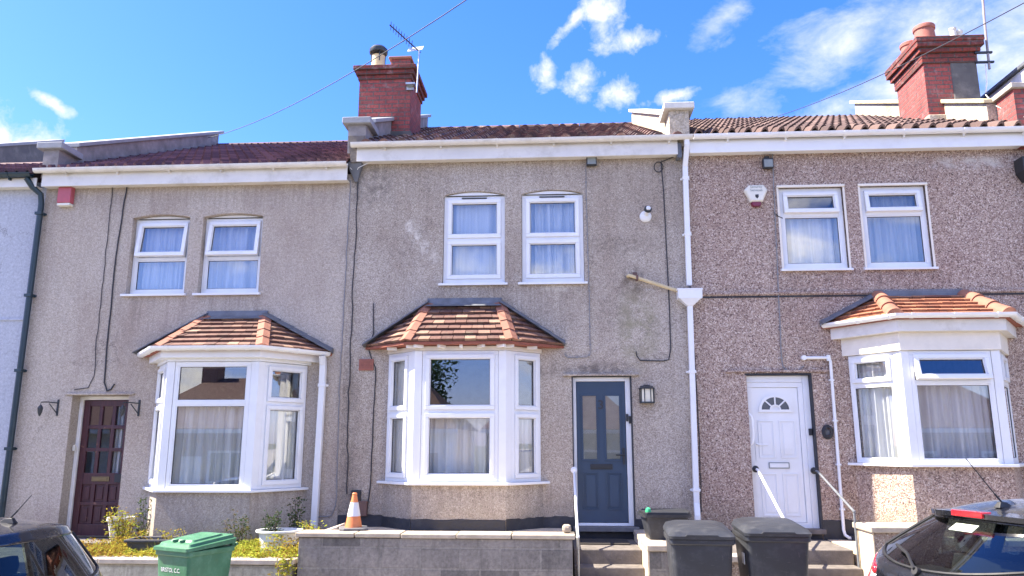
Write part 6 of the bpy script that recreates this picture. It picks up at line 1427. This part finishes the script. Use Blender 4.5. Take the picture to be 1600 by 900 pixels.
# ================================================================== the other side of the street (seen in the windows)
def bungalow(x0, x1, mat, label, seed, roofmat='tile_brown', hip=True):
    Y = -24.0; z0 = -0.9; o = thing('bungalow', label, 'house', ((x0 + x1) / 2, Y, z0), group='houses across the street')
    q = MB(); q.box(x0, x1, Y - 8, Y, z0 - 1, z0 + 3.4); q.build('wall', mat, o)
    q = MB(); e, rz_ = z0 + 3.35, z0 + 5.9; A = [(x0 - 0.2, Y + 0.35, e), (x1 + 0.2, Y + 0.35, e), (x1 + 0.2, Y - 8.35, e), (x0 - 0.2, Y - 8.35, e)]; hx = 2.2 if hip else -0.2
    a, b = (x0 + hx, Y - 4, rz_), (x1 - hx, Y - 4, rz_)
    q.face([A[0], A[1], b, a]); q.face([A[1], A[2], b]); q.face([A[2], A[3], a, b]); q.face([A[3], A[0], a]); q.face(A); q.build('roof', roofmat, o)
    m = face_matrix((x1, Y, z0), (-1, 0, 0), (0, 1, 0)); W_ = x1 - x0
    for (u, v, ww, hh) in ((0.6, 1.0, 2.0, 1.4), (W_ - 2.4, 1.0, 1.8, 1.4)):
        q = MB(); ring(q, m, u, u + ww, v, v + hh, 0.10, -0.02, 0.05); q.obox(m, u + ww / 2 - 0.04, u + ww / 2 + 0.04, v + 0.10, v + hh - 0.10, -0.02, 0.05); f = q.build('window', 'upvc', o)
        q = MB(); q.obox(m, u + 0.10, u + ww - 0.10, v + 0.10, v + hh - 0.10, 0.004, 0.010); q.build('pane', 'fan_glass', f)
    q = MB(); q.obox(m, W_ / 2 - 0.5, W_ / 2 + 0.4, 0.1, 2.15, -0.02, 0.04); q.build('door', 'door_blue' if seed % 2 else 'upvc', o)
    q = MB(); q.obox(m, -0.2, W_ + 0.2, 3.15, 3.32, 0.33, 0.40); q.build('fascia', 'upvc', o)
    q = MB(); q.box(x0 + 1.9, x0 + 2.7, Y - 4.4, Y - 3.6, z0 + 5.0, z0 + 7.0); q.build('chimney', 'brick_house', o)
mats = ['stucco_beige', 'coping_pale', 'brick_house', 'white_paint', 'stucco_beige', 'white_paint', 'brick_house', 'pebbledash_pink', 'stucco_beige']
labs = ['beige bungalow across the street, farthest to the left', 'pale bungalow across the street', 'brick bungalow across the street facing the left bay', 'white bungalow across the street left of the camera', 'beige bungalow across the street behind the camera', 'white bungalow across the street facing the right bay', 'brick bungalow across the street to the right', 'pink bungalow across the street', 'beige bungalow across the street, farthest to the right']
for i in range(9): bungalow(-36 + i * 8.2, -29.2 + i * 8.2, mats[i], labs[i], i, ['tile_brown', 'tile_purple', 'tile_mossy'][i % 3])
def tree(x, y, h, cr_, seed, label):
    r = random.Random(seed); z0 = gz(x) - 0.4; o = thing('tree', label, 'tree', (x, y, z0), group='trees behind the houses across the street')
    q = MB(); q.tube([(x, y, z0), (x + 0.1, y, z0 + h * 0.4), (x, y, z0 + h * 0.75)], 0.22, 8, r1=0.08)
    for k in range(6): a = k * 1.05; q.tube([(x, y, z0 + h * (0.3 + 0.06 * k)), (x + cr_ * 0.6 * math.cos(a), y + cr_ * 0.6 * math.sin(a), z0 + h * (0.55 + 0.06 * k))], 0.08, 6, r1=0.02)
    q.build('trunk', 'bark', o); q = MB()
    for k in range(26):
        a = r.uniform(0, 6.28); rr0 = cr_ * r.uniform(0.1, 0.9); zc = z0 + h * r.uniform(0.45, 0.95); leaves(q, (x + rr0 * math.cos(a), y + rr0 * math.sin(a), zc), (cr_ * 0.34, cr_ * 0.34, cr_ * 0.28), 110, 0.16, r, tint=(r.uniform(0, 0.4), r.uniform(0.5, 1)))
    q.build('crown', 'leaf_tree', o)
tl_ = ['bushy tree behind the white bungalow across the street', 'tall tree behind the beige bungalow across the street', 'tree behind the pale bungalow across the street', 'tree behind the right hand bungalows across the street', 'broad tree behind the brick bungalow across the street']
for i, (x, y, h, c) in enumerate([(-8.5, -35, 8.4, 3.0), (-13.0, -35.5, 7.2, 3.0), (-27, -36, 6.6, 3.0), (16.0, -37, 7, 3.2), (-20.5, -36, 6.4, 2.6)]): tree(x, y, h, c, 200 + i, tl_[i])
